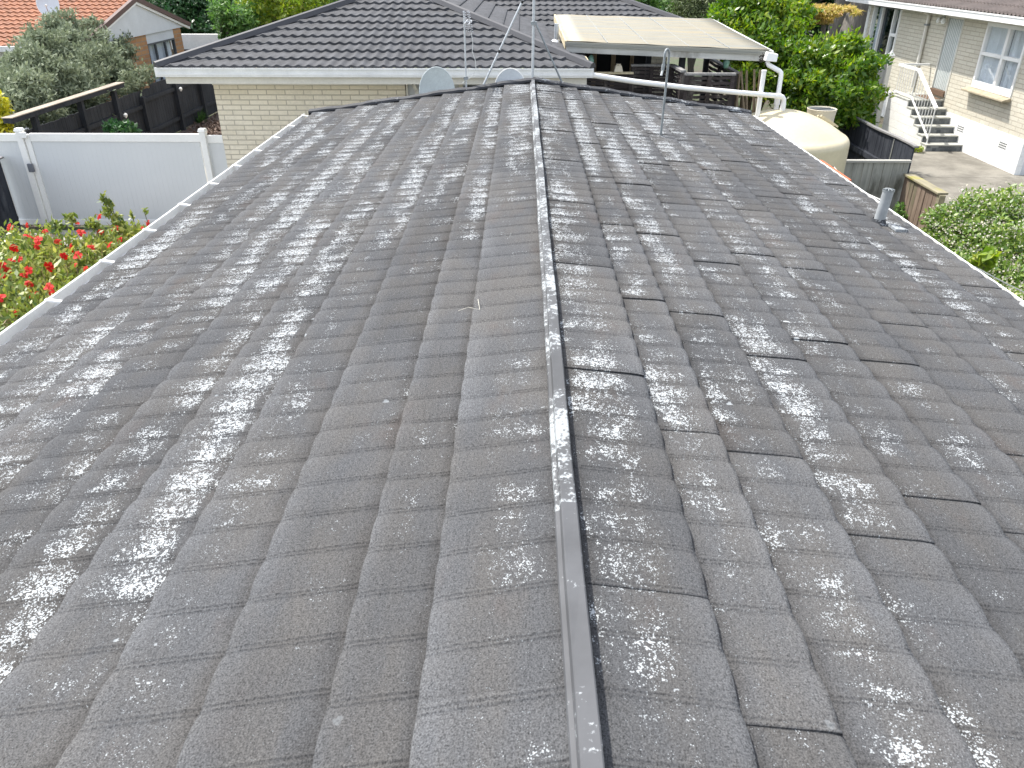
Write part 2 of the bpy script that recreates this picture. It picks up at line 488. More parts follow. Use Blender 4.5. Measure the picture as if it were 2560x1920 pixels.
# ------------------------------------------------------------------ mesh building
class MB:
    def __init__(s):
        s.v = []
        s.f = []

    def quad(s, *p):
        n = len(s.v)
        s.v += [tuple(q) for q in p]
        s.f.append(tuple(range(n, n + len(p))))
        return s

    def hexa(s, b, t_):
        n = len(s.v)
        s.v += [tuple(q) for q in b] + [tuple(q) for q in t_]
        k = len(b)
        s.f.append(tuple(n + i for i in reversed(range(k))))
        s.f.append(tuple(n + k + i for i in range(k)))
        for i in range(k):
            j = (i + 1) % k
            s.f.append((n + i, n + j, n + k + j, n + k + i))
        return s

    def box(s, x0, x1, y0, y1, z0, z1):
        return s.hexa([(x0, y0, z0), (x1, y0, z0), (x1, y1, z0), (x0, y1, z0)],
                      [(x0, y0, z1), (x1, y0, z1), (x1, y1, z1), (x0, y1, z1)])

    def bar(s, p, q, w, h, up=(0, 0, 1)):
        p, q = Vector(p), Vector(q)
        d = (q - p).normalized()
        sd = d.cross(Vector(up))
        if sd.length < 1e-4:
            sd = d.cross(Vector((0, 1, 0)))
        sd.normalize()
        u = sd.cross(d).normalized()
        a, b = sd * w / 2, u * h / 2
        return s.hexa([p - a - b, p + a - b, p + a + b, p - a + b], [q - a - b, q + a - b, q + a + b, q - a + b])

    def tube(s, pts, r, n=10, cap=True):
        pts = [Vector(p) for p in pts]
        rs = r if isinstance(r, (list, tuple)) else [r] * len(pts)
        base = len(s.v)
        prev = None
        for i, p in enumerate(pts):
            a = pts[max(i - 1, 0)]
            b = pts[min(i + 1, len(pts) - 1)]
            d = (b - a).normalized()
            if prev is None:
                e = d.cross(Vector((0, 0, 1)) if abs(d.z) < 0.9 else Vector((1, 0, 0))).normalized()
            else:
                e = (prev - d * prev.dot(d)).normalized()
            prev = e
            g = d.cross(e)
            for k in range(n):
                an = 2 * math.pi * k / n
                s.v.append(tuple(p + (e * math.cos(an) + g * math.sin(an)) * rs[i]))
        for i in range(len(pts) - 1):
            for k in range(n):
                j = (k + 1) % n
                s.f.append((base + i * n + k, base + i * n + j, base + (i + 1) * n + j, base + (i + 1) * n + k))
        if cap:
            s.f.append(tuple(base + k for k in reversed(range(n))))
            s.f.append(tuple(base + (len(pts) - 1) * n + k for k in range(n)))
        return s

    def lathe(s, prof, c, n=48, cap=True):
        base = len(s.v)
        for r, z in prof:
            for k in range(n):
                an = 2 * math.pi * k / n
                s.v.append((c[0] + r * math.cos(an), c[1] + r * math.sin(an), c[2] + z))
        for i in range(len(prof) - 1):
            for k in range(n):
                j = (k + 1) % n
                s.f.append((base + i * n + k, base + i * n + j, base + (i + 1) * n + j, base + (i + 1) * n + k))
        if cap:
            s.f.append(tuple(base + k for k in reversed(range(n))))
            s.f.append(tuple(base + (len(prof) - 1) * n + k for k in range(n)))
        return s


def thing(name, label, cat, loc=(0, 0, 0), group=None):
    o = bpy.data.objects.new(name, None)
    COL.objects.link(o)
    o.location = loc
    o.empty_display_size = 0.2
    o['label'] = label
    o['category'] = cat
    if group:
        o['group'] = group
    return o


def root_of(p):
    l = Vector((0, 0, 0))
    while p is not None:
        l += Vector(p.location)
        p = p.parent
    return l


def link_mesh(name, me, mat, parent=None, smooth=False):
    me.materials.append(mat)
    if smooth:
        me.polygons.foreach_set('use_smooth', np.ones(len(me.polygons), dtype=bool))
    o = bpy.data.objects.new(name, me)
    COL.objects.link(o)
    if parent is not None:
        o.parent = parent
    return o


def obj(name, mb, mat, parent=None, smooth=False, bevel=0.0, sharp=True):
    """one mesh object; vertices were given in world coordinates"""
    l = root_of(parent)
    me = bpy.data.meshes.new(name)
    me.from_pydata([(a - l.x, b - l.y, c - l.z) for a, b, c in mb.v], [], mb.f)
    me.update()
    o = link_mesh(name, me, mat, parent, smooth)
    if smooth and sharp:
        bm = bmesh.new()
        bm.from_mesh(me)
        for e in bm.edges:
            if len(e.link_faces) == 2 and e.calc_face_angle(0) > 0.7:
                e.smooth = False
        bm.to_mesh(me)
        bm.free()
    if bevel:
        b = o.modifiers.new('bevel', 'BEVEL')
        b.width = bevel
        b.segments = 2
        b.limit_method = 'ANGLE'
    return o


def tag(o, label, cat, group=None):
    o['label'] = label
    o['category'] = cat
    if group:
        o['group'] = group
    return o


def struct(name, mb, mat):
    o = obj(name, mb, mat)
    o['kind'] = 'structure'
    return o


RNG = np.random.default_rng(11)


def leaves(name, mat, clumps, n, size, aspect=0.45, parent=None, shell=0.55, droop=0.0, up=0.4, jit=0.35, fold=0.12):
    """many small leaf faces scattered through overlapping clumps; each leaf is a bent diamond"""
    cl = np.array([[*c[0], *c[1]] for c in clumps], dtype=float)
    vol = (cl[:, 3] * cl[:, 4] * cl[:, 5]) ** (2 / 3.)
    pick = RNG.choice(len(cl), size=n, p=vol / vol.sum())
    d = RNG.normal(size=(n, 3))
    d /= np.linalg.norm(d, axis=1)[:, None]
    # lumpy radius: leaves gather on twig tips, leaving gaps
    rr = (shell + (1 - shell) * RNG.random(n) ** 0.6)
    ph = RNG.random((len(cl), 3)) * 6.28
    lump = 1 + jit * 0.55 * (np.sin(d[:, 0] * 5.1 + ph[pick, 0]) * np.sin(d[:, 1] * 4.3 + ph[pick, 1]) + 0.7 * np.sin(d[:, 2] * 6.7 + ph[pick, 2]))
    rr = rr * lump * (1 + jit * 0.4 * RNG.normal(size=n) * 0.6)
    c = cl[pick, :3] + d * cl[pick, 3:] * rr[:, None]
    keep = c[:, 2] > 0.03
    c, d, pick = c[keep], d[keep], pick[keep]
    n = len(c)
    ax = d * 0.7 + RNG.normal(size=(n, 3)) * 0.75
    ax[:, 2] += up - droop
    ax /= np.linalg.norm(ax, axis=1)[:, None]
    nr = d * 0.8 + RNG.normal(size=(n, 3)) * 0.6 + np.array([0, 0, 0.55])
    sd = np.cross(ax, nr)
    sd /= np.linalg.norm(sd, axis=1)[:, None] + 1e-9
    nr = np.cross(sd, ax)
    L = size * (0.6 + 0.8 * RNG.random(n))[:, None]
    W = L * aspect * 0.5
    p0 = c - ax * L * 0.5
    p1 = c + sd * W - nr * L * fold * 0.3
    p2 = c + ax * L * 0.5 - nr * L * fold
    p3 = c - sd * W - nr * L * fold * 0.3
    V = np.stack([p0, p1, p2, p3], axis=1).reshape(-1, 3)
    tone = 0.5 + 0.19 * RNG.normal(size=n) + 0.22 * (RNG.random(len(cl))[pick] - 0.5)
    tone = np.clip(tone, 0, 1)
    l = root_of(parent)
    V -= np.array(l)
    me = bpy.data.meshes.new(name)
    me.vertices.add(4 * n)
    me.vertices.foreach_set('co', V.ravel())
    me.loops.add(4 * n)
    me.loops.foreach_set('vertex_index', np.arange(4 * n, dtype=np.int32))
    me.polygons.add(n)
    me.polygons.foreach_set('loop_start', np.arange(0, 4 * n, 4, dtype=np.int32))
    me.polygons.foreach_set('loop_total', np.full(n, 4, dtype=np.int32))
    at_ = me.attributes.new('leaf', 'FLOAT', 'POINT')
    at_.data.foreach_set('value', np.repeat(tone, 4).astype(np.float32))
    me.update(calc_edges=True)
    return link_mesh(name, me, mat, parent)


def branches(base, tips, r0, bend=0.15):
    mb = MB()
    b = Vector(base)
    for tp in tips:
        tp = Vector(tp)
        mid = b.lerp(tp, 0.5) + Vector((random.uniform(-1, 1), random.uniform(-1, 1), 0.4)) * bend
        mb.tube([b, b.lerp(mid, 0.5), mid, tp], [r0, r0 * 0.75, r0 * 0.55, r0 * 0.18], 6)
    return mb


def tslope(mb, O, U, Vh, pitch, D, uL, uR, course=0.28, pan=0.165, amp=0.016, lip=0.03, per=8, phase=0.0, jitter=0.0):
    """a slope of overlapping wavy tile courses, cut to the hip or valley lines uL, uR"""
    O, U, Vh = Vector(O), Vector(U), Vector(Vh)
    nrow = int(math.ceil(D / course))
    for i in range(nrow):
        d0 = i * course
        d1 = min((i + 1) * course + 0.02, D)
        if d1 - d0 < 0.03:
            continue
        rows = [(d0, -0.004), (d0, lip), (d0 + 0.03, lip * 0.98), ((d0 + d1) / 2, lip * 0.5), (d1, 0.0)]
        a0, b0 = uL(d0), uR(d0)
        n = max(2, int((b0 - a0) / pan * per))
        idx = []
        j = random.uniform(-1, 1) * jitter
        for (d, h) in rows:
            a, b = uL(d), uR(d)
            if b < a + 0.01:
                b = a + 0.01
            row = []
            for k in range(n + 1):
                u = a + (b - a) * k / n
                w_ = math.sin(2 * math.pi * (u / pan + phase))
                w_ = amp * (w_ if w_ > 0 else w_ * 0.55)
                p = O + U * u + Vh * d
                row.append(len(mb.v))
                mb.v.append((p.x, p.y, p.z + pitch * d + h + w_ + j))
            idx.append(row)
        for q in range(len(rows) - 1):
            for k in range(n):
                mb.f.append((idx[q][k], idx[q][k + 1], idx[q + 1][k + 1], idx[q + 1][k]))
    return mb


# ================================================================== the setting
gm = NT('garden_soil')
v = gm.vec((1, 1, 1))
gn = gm.noise(v, 0.6, 6.0, 0.65)
gm.col(gm.mix(gm.smooth(gn, 0.4, 0.6), (0.075, 0.062, 0.045), (0.055, 0.075, 0.03)))
gm.b.inputs['Roughness'].default_value = 0.95
gm.bump(gm.noise(v, 12.0, 5.0, 0.7), 0.6, 0.03)
g = MB()
g.quad((-400, -200, 0), (400, -200, 0), (400, 500, 0), (-400, 500, 0))
struct('ground', g, gm.m)

cm = NT('stained_concrete')
v = cm.vec((1, 1, 1))
n1 = cm.noise(v, 0.55, 6.0, 0.65)
n2 = cm.noise(v, 55.0, 3.0, 0.7)
n3 = cm.noise(v, 2.4, 5.0, 0.6)
k = cm.smooth(cm.math('ADD', cm.math('MULTIPLY', n1, 0.6), cm.math('MULTIPLY', n3, 0.4)), 0.4, 0.6)
c = cm.mix(k, (0.130, 0.120, 0.100), (0.225, 0.210, 0.178))
c = cm.mix(cm.smooth(n2, 0.5, 0.75, 0, 0.55), c, (0.09, 0.085, 0.075))
c = cm.mix(cm.smooth(cm.noise(v, 0.9, 5.0, 0.7), 0.6, 0.72, 0, 0.6), c, (0.28, 0.265, 0.23))
cm.col(c)
cm.b.inputs['Roughness'].default_value = 0.9
cm.bump(n2, 0.4, 0.004)
dv = MB()
xs, ys = [7.22, 10.93, 14.0], [2.0, 6.0, 11.2, 17.05, 19.63]
for i in range(len(ys) - 1):
    for (x0, x1) in ((7.22, 10.93),):
        dv.box(x0, x1, ys[i] + 0.006, ys[i + 1] - 0.006, -0.1, 0.012)
dv.box(10.94, 16.0, 2.0, 17.30, -0.1, 0.008)
struct('concrete_driveway', dv, cm.m)
pm = basic('pale_concrete', (0.33, 0.315, 0.29), 0.9, 0.25, 1.5, bumps=0.4, bscale=50)
pt = MB()
pt.box(-8.75, -3.2, 7.2, 13.1, -0.1, 0.012)
struct('concrete_path', pt, pm)
sandm = basic('sandy_path', (0.46, 0.39, 0.26), 0.95, 0.25, 2.5, bumps=0.5, bscale=40)
pt = MB()
pt.box(-7.3, -5.1, 13.5, 26.5, -0.1, 0.010)
struct('sandy_path', pt, sandm)
bed = MB()
bed.box(-9.36, -7.3, 13.5, 27.0, -0.1, 0.02)
struct('garden_bed', bed, basic('mulch_base', (0.085, 0.062, 0.05), 0.95, 0.4, 6, bumps=0.8, bscale=30))
ml = leaves('mulch', LEAF['mulch'], [((-8.3, y_, 0.05), (1.0, 1.2, 0.03)) for y_ in (14.5, 16.5, 18.5, 20.5, 22.5, 24.5)], 9000, 0.11, 0.5, None, 0.0)
ml['kind'] = 'stuff'

# ================================================================== the roof the camera stands on
RX, RZ, TS = 0.157, 2.70, 0.1354
YN, YF = -2.2, 11.42
NL = 1 / math.hypot(1, TS)
house = thing('house', 'low gabled house whose dark lichen-spotted tile roof fills the foreground', 'house', (RX, 4.5, 0))


def tiled_main(side, bounds, skew, mat, gap):
    PAN, NP_ = 0.186, 7
    TL = PAN * NP_
    PH = np.array([0, .012, .03, .048, .066, .085, .105, .123, .141, .16, .19, .25, .34, .45, .57, .69, .80, .89, .96])
    vs, fs, uvs, att = [], [], [], []
    rng = np.random.default_rng(5 + side)
    base = 0
    for c in range(len(bounds) - 1):
        s0, s1 = bounds[c], bounds[c + 1]
        L = s1 - s0
        fr = np.array([-0.09, 0.0, 0.2, 0.45, 0.68, 0.80, 0.85, 0.90, 0.95, 1.0, 1.006, 1.010])
        drop = np.array([0, 0, 0, 0, 0, 0, 0, 0, 0, -0.0015, -0.006, -0.015])
        off = (4.22 if side > 0 and c == 0 else rng.random() * TL + c * 0.47 * TL)
        k0 = int(math.floor((YN - off) / TL)) - 1
        k1 = int(math.ceil((YF - off) / TL)) + 1
        poff = rng.random() * PAN
        for k in range(k0, k1):
            ya, yb = off + k * TL, off + (k + 1) * TL + 0.03
            if side < 0:
                yb += 0.01
            if yb < YN or ya > YF - 0.02:
                continue
            ya_, yb_ = max(ya, YN), min(yb, YF - 0.015)
            grid = off + (k * NP_ + np.arange(-1, NP_ + 2))[:, None] * PAN + PH[None, :] * PAN
            yl = grid.ravel()
            yl = np.concatenate([[ya_], yl[(yl > ya_ + 0.002) & (yl < yb_ - 0.002)], [yb_]])
            m = len(yl) - 1
            r1, r2, r3 = rng.random(3)
            lift = (0.0012 + gap * r3 ** 3) if ya > YN else 0.0
            F, Yg = np.meshgrid(fr, yl, indexing='ij')
            Dp = np.repeat(drop[:, None], m + 1, axis=1)
            Yw = Yg - skew * (F - 0.5) * L            # laps and ribs lean a little towards the viewer downhill
            ph = ((Yg - off) / PAN) % 1.0
            q = np.clip((ph - 0.16) / 0.84, 0, 1)
            arch = np.sin(np.pi * q) ** 0.7
            # two narrow pressed ribs between neighbouring pans
            bead = np.exp(-((ph - 0.03) / 0.022) ** 2) + np.exp(-((ph - 0.123) / 0.022) ** 2) + np.exp(-((ph - 1.03) / 0.022) ** 2)
            prof = np.maximum(arch, 0)
            Fc = np.clip(F, 0, 1)
            H = 0.004 + 0.025 * Fc - 0.0045 * np.clip((Fc - 0.80) / 0.20, 0, 1) ** 1.6 + (0.0018 + 0.0095 * Fc ** 2.5) * prof + (0.0056 - 0.0012 * Fc) * bead
            H += (r1 - 0.5) * 0.004 * Fc + (r2 - 0.5) * 0.003 * np.sin((Yg - ya) / TL * 3.1)
            if side > 0:      # on this slope the lapped edge faces the ridge walker
                near = np.exp(-((Yg - ya_) / 0.13) ** 2)
                H += (lift + 0.002) * near * (0.75 + 0.1 * Fc)
                H -= 0.003 * np.clip((Yg - (yb_ - 0.05)) / 0.05, 0, 1)
            else:             # here it faces away
                H += (lift + 0.002) * np.exp(-((Yg - yb_) / 0.10) ** 2)
                H -= 0.0035 * np.clip(((ya_ + 0.05) - Yg) / 0.05, 0, 1)
            # the turned-down front edge reaches less far under the arches, so small dark mouths show
            H += Dp * (1.15 - 0.55 * prof)
            Sg = s0 + F * L
            Sx = Sg * NL
            X = RX + side * (Sx + H * TS * NL)
            Zz = RZ - Sx * TS + H * NL
            Yw = np.clip(Yw, YN, YF - 0.01)
            vs.append(np.stack([X, Yw, Zz], -1).reshape(-1, 3))
            uvs.append(np.stack([Yg, Sg], -1).reshape(-1, 2))
            att.append(np.stack([Fc, ph, np.full_like(F, r1)], -1).reshape(-1, 3))
            a, b = F.shape
            ii = np.arange(a * b).reshape(a, b)
            fq = np.stack([ii[:-1, :-1], ii[1:, :-1], ii[1:, 1:], ii[:-1, 1:]], -1).reshape(-1, 4)
            if side < 0:
                fq = fq
            else:
                fq = fq[:, ::-1]
            fs.append(fq + base)
            base += a * b
    V, Fq, UV, AT = map(np.concatenate, (vs, fs, uvs, att))
    V = V - np.array(house.location)
    me = bpy.data.meshes.new('tile_slope')
    me.vertices.add(len(V))
    me.vertices.foreach_set('co', V.ravel())
    me.loops.add(Fq.size)
    me.loops.foreach_set('vertex_index', Fq.ravel().astype(np.int32))
    me.polygons.add(len(Fq))
    me.polygons.foreach_set('loop_start', np.arange(0, Fq.size, 4, dtype=np.int32))
    me.polygons.foreach_set('loop_total', np.full(len(Fq), 4, dtype=np.int32))
    ul = me.uv_layers.new(name='roof')
    ul.data.foreach_set('uv', UV[Fq.ravel()].ravel().astype(np.float32))
    a_ = me.attributes.new('tile', 'FLOAT_VECTOR', 'POINT')
    a_.data.foreach_set('vector', AT.ravel().astype(np.float32))
    me.update(calc_edges=True)
    return link_mesh('tile_slope', me, mat, house, True)


BL = [0.0, 0.395, 0.625, 0.957, 1.26, 1.565, 1.87, 2.175, 2.48, 2.785, 3.13]
BR = [0.0, 0.375, 0.612, 0.912, 1.217, 1.522, 1.83, 2.135, 2.44, 2.75, 3.07]
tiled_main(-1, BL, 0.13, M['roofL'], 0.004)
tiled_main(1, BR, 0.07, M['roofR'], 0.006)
for sd, wd in ((-1, 3.10), (1, 3.04)):
    mb = MB()
    x1 = RX + sd * wd
    z0, z1 = RZ - 0.035, RZ - 0.035 - wd * TS
    pts = [(RX, YN, z0), (x1, YN, z1), (x1, YF - 0.06, z1), (RX, YF - 0.06, z0)]
    mb.quad(*(pts if sd > 0 else pts[::-1]))
    obj('underlay', mb, M['underlay'], house)
# ridge capping: folded pieces, each lapping the next one further away
yr = [(-2.2, 1.92), (1.86, 4.5), (4.44, 6.9), (6.84, 9.2), (9.14, 11.44)]
for i, (ya, yb) in enumerate(yr):
    mb = MB()
    e = 0.0035 if i == 0 else 0.0012 * (4 - i) * 0.5
    hw = 0.022 + e
    zt = RZ + 0.060 + e
    prof = [(-0.041 - e, RZ + 0.010), (-0.038 - e, RZ + 0.024), (-0.026 - e, RZ + 0.028), (-hw, zt - 0.004), (-hw + 0.004, zt), (hw - 0.004, zt), (hw, zt - 0.004), (hw + 0.002, RZ + 0.004)]
    n = 14
    rows = []
    for k in range(n + 1):
        y = ya + (yb - ya) * k / n
        wob = 0.0014 * math.sin(y * 2.3) + 0.0009 * math.sin(y * 7.0 + i)
        row = []
        for (px, pz) in prof:
            row.append(len(mb.v))
            mb.v.append((RX + px + wob, y, pz + 0.0015 * math.sin(y * 5 + px * 40)))
        rows.append(row)
    for k in range(n):
        for j in range(len(prof) - 1):
            mb.f.append((rows[k][j], rows[k][j + 1], rows[k + 1][j + 1], rows[k + 1][j]))
    mb.f.append(tuple(rows[0]))
    mb.f.append(tuple(reversed(rows[-1])))
    obj('ridge_cap', mb, M['ridge_near'] if i == 0 else M['ridge'], house)
# barge capping along the far gable: lapped, slightly dented dark flashings
for sd, wd, mt in ((-1, 3.17, M['bargecap']), (1, 3.08, M['bargecap_r'])):
    nseg = 4
    for i in range(nseg):
        s0 = wd * i / nseg - (0.03 if i else 0)
        s1 = wd * (i + 1) / nseg
        mb = MB()
        rows = []
        n = 9
        for k in range(n + 1):
            s = s0 + (s1 - s0) * k / n
            wz = 0.006 * math.sin(s * 7 + sd) + 0.004 * math.sin(s * 19 + i)
            x = RX + sd * s
            z = RZ - TS * s + 0.044 + 0.004 * (nseg - i) * 0.5 + wz
            row = []
            for (dy, dz) in ((-0.062, -0.022), (-0.052, 0.006), (0.0, 0.026), (0.045, 0.022), (0.062, -0.02), (0.062, -0.20)):
                row.append(len(mb.v))
                mb.v.append((x, YF + dy - 0.02, z + dz))
            rows.append(row)
        for k in range(n):
            for j in range(5):
                f4 = (rows[k][j], rows[k][j + 1], rows[k + 1][j + 1], rows[k + 1][j])
                mb.f.append(f4 if sd < 0 else f4[::-1])
        mb.f.append(tuple(rows[-1]))
        obj('barge_cap', mb, mt, house)
# walls and gable end
mb = MB()
mb.box(RX - 2.7, RX + 2.65, YN + 0.3, YF - 0.35, 0.0, 2.18)
obj('wall', mb, M['brick_cream_side'], house)
mb = MB()
mb.hexa([(RX - 2.7, YF - 0.34, 2.18), (RX + 2.65, YF - 0.34, 2.18), (RX, YF - 0.34, 2.58)],
        [(RX - 2.7, YF - 0.12, 2.18), (RX + 2.65, YF - 0.12, 2.18), (RX, YF - 0.12, 2.58)])
obj('gable', mb, M['offwhite'], house)
# left gutter: trough with a bright outer bead and white brackets
ez = RZ - TS * 3.13
gt = MB()
x_in, x_out = RX - 3.10, RX - 3.25
pr_ = [(x_in, ez - 0.015), (x_in, ez - 0.075), (x_out + 0.025, ez - 0.075), (x_out + 0.006, ez - 0.055), (x_out + 0.004, ez + 0.002),
       (x_out + 0.012, ez + 0.008), (x_out + 0.004, ez + 0.014), (x_out - 0.008, ez + 0.008), (x_out - 0.008, ez - 0.06), (x_out + 0.02, ez - 0.09), (x_in + 0.01, ez - 0.09)]
rows = []
ylist = np.linspace(YN, YF - 0.02, 40)
for y in ylist:
    row = []
    wv = 0.004 * math.sin(y * 1.1)
    for (px, pz) in pr_:
        row.append(len(gt.v))
        gt.v.append((px + wv, float(y), pz + wv * 0.5))
    rows.append(row)
for i in range(len(rows) - 1):
    for j in range(len(pr_) - 1):
        gt.f.append((rows[i][j], rows[i + 1][j], rows[i + 1][j + 1], rows[i][j + 1]))
gt.f.append(tuple(rows[-1]))
gl = obj('gutter', gt, M['gutter'], house)
y = 2.4
gi = MB()
for i in range(len(ylist) - 1):
    a, b = float(ylist[i]), float(ylist[i + 1])
    wa = 0.006 * math.sin(a * 4.1) + 0.004 * math.sin(a * 11)
    wb = 0.006 * math.sin(b * 4.1) + 0.004 * math.sin(b * 11)
    gi.quad((x_in, a, ez - 0.036), (x_out + 0.055 + wa, a, ez - 0.046), (x_out + 0.055 + wb, b, ez - 0.046), (x_in, b, ez - 0.036))
obj('gutter_silt', gi, M['gutter_in'], gl)
while y < YF:
    mb = MB()
    mb.hexa([(x_out - 0.004, y - 0.015, ez + 0.004), (x_out - 0.004, y + 0.015, ez + 0.004), (x_in - 0.03, y + 0.015, ez - 0.012), (x_in - 0.03, y - 0.015, ez - 0.012)],
            [(x_out - 0.004, y - 0.015, ez + 0.017), (x_out - 0.004, y + 0.015, ez + 0.017), (x_in - 0.03, y + 0.015, ez + 0.0), (x_in - 0.03, y - 0.015, ez + 0.0)])
    obj('gutter_bracket', mb, M['white'], gl)
    y += 0.74
ez2 = RZ - TS * 3.07
gt = MB()
xa, xb = RX + 3.05, RX + 3.112
gt.box(xb - 0.016, xb, YN, YF - 0.1, ez2 - 0.08, ez2 + 0.012)
gt.box(xa, xb - 0.016, YN, YF - 0.1, ez2 - 0.085, ez2 - 0.07)
obj('gutter', gt, M['gutter'], house)
for (x0, x1) in ((RX - 3.075, RX - 3.05), (RX + 3.0, RX + 3.03)):
    mb = MB()
    mb.box(x0, x1, YN, YF - 0.1, 2.0, 2.24)
    obj('fascia', mb, M['offwhite'], house)

# ------------------------------------------------------------------ things on that roof
vx, vy, vz = 2.927, 6.186, 2.30
vp = thing('vent_pipe', 'short galvanised vent pipe with mesh top near the right eave of the foreground roof', 'vent pipe', (vx, vy, vz))
mb = MB()
mb.tube([(vx, vy, vz), (vx + 0.024, vy, vz + 0.31)], [0.044, 0.042], 20, False)
obj('pipe', mb, M['ventpipe'], vp, True)
mb = MB()
mb.tube([(vx + 0.024, vy, vz + 0.302), (vx + 0.024, vy, vz + 0.316)], 0.046, 20, False)
for an in range(4):
    a = an * math.pi / 4 + 0.3
    c, s = math.cos(a) * 0.042, math.sin(a) * 0.042
    mb.tube([(vx + 0.024 - c, vy - s, vz + 0.314), (vx + 0.024, vy, vz + 0.324), (vx + 0.024 + c, vy + s, vz + 0.314)], 0.005, 5)
obj('mesh_cap', mb, M['galv_dull'], vp)
mb = MB()
mb.tube([(vx + 0.024, vy, vz + 0.27), (vx + 0.024, vy, vz + 0.285)], 0.040, 16, True)
obj('bore', mb, M['dark'], vp)
mb = MB()
mb.lathe([(0.085, 0.0), (0.078, 0.028), (0.062, 0.05), (0.052, 0.075), (0.048, 0.085)], (vx, vy, vz - 0.005), 18, False)
obj('flashing', mb, M['bargecap_r'], vp, True)
mb = MB()
zf = lambda x: RZ - TS * (x - RX) + 0.040
for (xa_, xb_, ya_, yb_) in ((vx + 0.05, vx + 0.16, vy - 0.22, vy - 0.06),):
    mb.hexa([(xa_, ya_, zf(xa_) - 0.02), (xb_, ya_ + 0.02, zf(xb_) - 0.02), (xb_ - 0.03, yb_, zf(xb_) - 0.02), (xa_, yb_, zf(xa_) - 0.02)],
            [(xa_, ya_, zf(xa_)), (xb_, ya_ + 0.02, zf(xb_) + 0.004), (xb_ - 0.03, yb_, zf(xb_)), (xa_, yb_, zf(xa_))])
obj('flashing_sheet', mb, M['ridge'], vp)

gx, gy, gz = 1.518, 8.659, 2.50
gp = thing('gooseneck_pipe', 'tall thin grey conduit with hooked top on the right roof slope', 'pipe', (gx, gy, gz))
mb = MB()
arc = [(gx, gy, gz), (gx + 0.006, gy, gz + 0.4), (gx + 0.012, gy, gz + 0.85)]
for k in range(1, 9):
    a = math.pi * k / 8
    arc.append((gx + 0.012 - 0.027 * (1 - math.cos(a)), gy - 0.02 * (1 - math.cos(a)), gz + 0.85 + 0.06 * math.sin(a)))
arc.append((gx - 0.044, gy - 0.04, gz + 0.73))
mb.tube(arc, 0.0125, 10)
obj('pipe', mb, M['galv_dull'], gp, True)
mb = MB()
mb.tube([(gx - 0.044, gy - 0.04, gz + 0.77), (gx - 0.05, gy - 0.045, gz + 0.71)], 0.018, 10)
obj('cable_entry', mb, M['galv_dull'], gp, True)
mb = MB()
mb.tube([(gx - 0.05, gy - 0.045, gz + 0.71), (gx - 0.06, gy - 0.05, gz + 0.66)], 0.011, 8)
obj('cable_end', mb, M['lamp_glass'], gp)
mb = MB()
mb.lathe([(0.07, -0.005), (0.05, 0.018), (0.022, 0.035)], (gx, gy, gz + 0.012), 14, True)
obj('flashing', mb, M['ridge'], gp, True)

# aerial mast at the gable apex with two stays
ms = thing('aerial_mast', 'tall galvanised pole with two diagonal stays at the gable apex', 'mast', (RX, YF + 0.07, 2.55))
mb = MB()
mb.tube([(RX - 0.004, YF + 0.09, 2.35), (RX + 0.004, YF + 0.09, 4.75)], 0.0195, 12)
obj('pole', mb, M['galv'], ms, True)
mb = MB()
mb.tube([(RX - 0.745, YF + 0.08, 2.56), (RX - 0.02, YF + 0.09, 3.98)], 0.0145, 10)
obj('stay', mb, M['galv'], ms, True)
mb = MB()
mb.tube([(RX + 0.46, YF + 0.08, 2.60), (RX + 0.026, YF + 0.07, 3.46)], 0.0135, 10)
obj('stay', mb, M['galv_dull'], ms, True)
for (x, z) in ((RX - 0.155, 3.715), (RX - 0.47, 3.10), (RX - 0.71, 2.635)):
    mb = MB()
    mb.tube([(x - 0.008, YF + 0.086, z - 0.016), (x + 0.008, YF + 0.086, z + 0.016)], 0.0185, 8)
    obj('clip', mb, M['black'], ms)
mb = MB()
mb.box(RX - 0.035, RX + 0.045, YF + 0.055, YF + 0.12, 3.435, 3.475)
obj('clamp', mb, M['galv_dull'], ms)

# small television aerial
ax_, ay_ = -0.78, YF + 0.08
an = thing('television_aerial', 'small end-on television aerial on thin pole with drooping white cable', 'aerial', (ax_, ay_, 2.5))
mb = MB()
mb.tube([(ax_ + 0.004, ay_, 2.35), (ax_ - 0.004, ay_, 3.60)], 0.0125, 10)
obj('pole', mb, M['galv'], an, True)
mb = MB()
for k in range(2):
    xb_ = ax_ + 0.022 + k * 0.055
    mb.bar((xb_, ay_ - 0.35, 3.47 - k * 0.01), (xb_, ay_ + 0.32, 3.47 - k * 0.01), 0.012, 0.012)
mb.bar((ax_ - 0.02, ay_, 3.47), (ax_ + 0.10, ay_, 3.47), 0.018, 0.018)
obj('boom', mb, M['alu'], an)
for k in range(2):
    mb = MB()
    xb_ = ax_ + 0.022 + k * 0.055
    for j in range(9):
        zz = 3.61 - j * 0.034
        yy_ = ay_ - 0.33 + j * 0.075
        mb.tube([(xb_ - 0.021, yy_, zz), (xb_ + 0.021, yy_, zz - 0.012)], 0.0055, 6)
    mb.bar((xb_, ay_ - 0.33, 3.62), (xb_, ay_ + 0.28, 3.33), 0.008, 0.008)
    obj('elements', mb, M['alu'], an)
mb = MB()
pts = [(ax_ + 0.09, ay_ - 0.02, 3.34), (ax_ + 0.11, ay_ - 0.03, 3.22), (ax_ + 0.10, ay_ - 0.03, 3.10), (ax_ + 0.14, ay_ - 0.03, 2.98), (ax_ + 0.145, ay_ - 0.03, 2.88), (ax_ + 0.11, ay_ - 0.02, 2.80), (ax_ + 0.03, ay_ - 0.02, 2.74), (ax_ - 0.05, ay_ - 0.01, 2.69)]
mb.tube(pts, 0.0055, 6)
obj('cable', mb, M['cable'], an, True)
mb = MB()
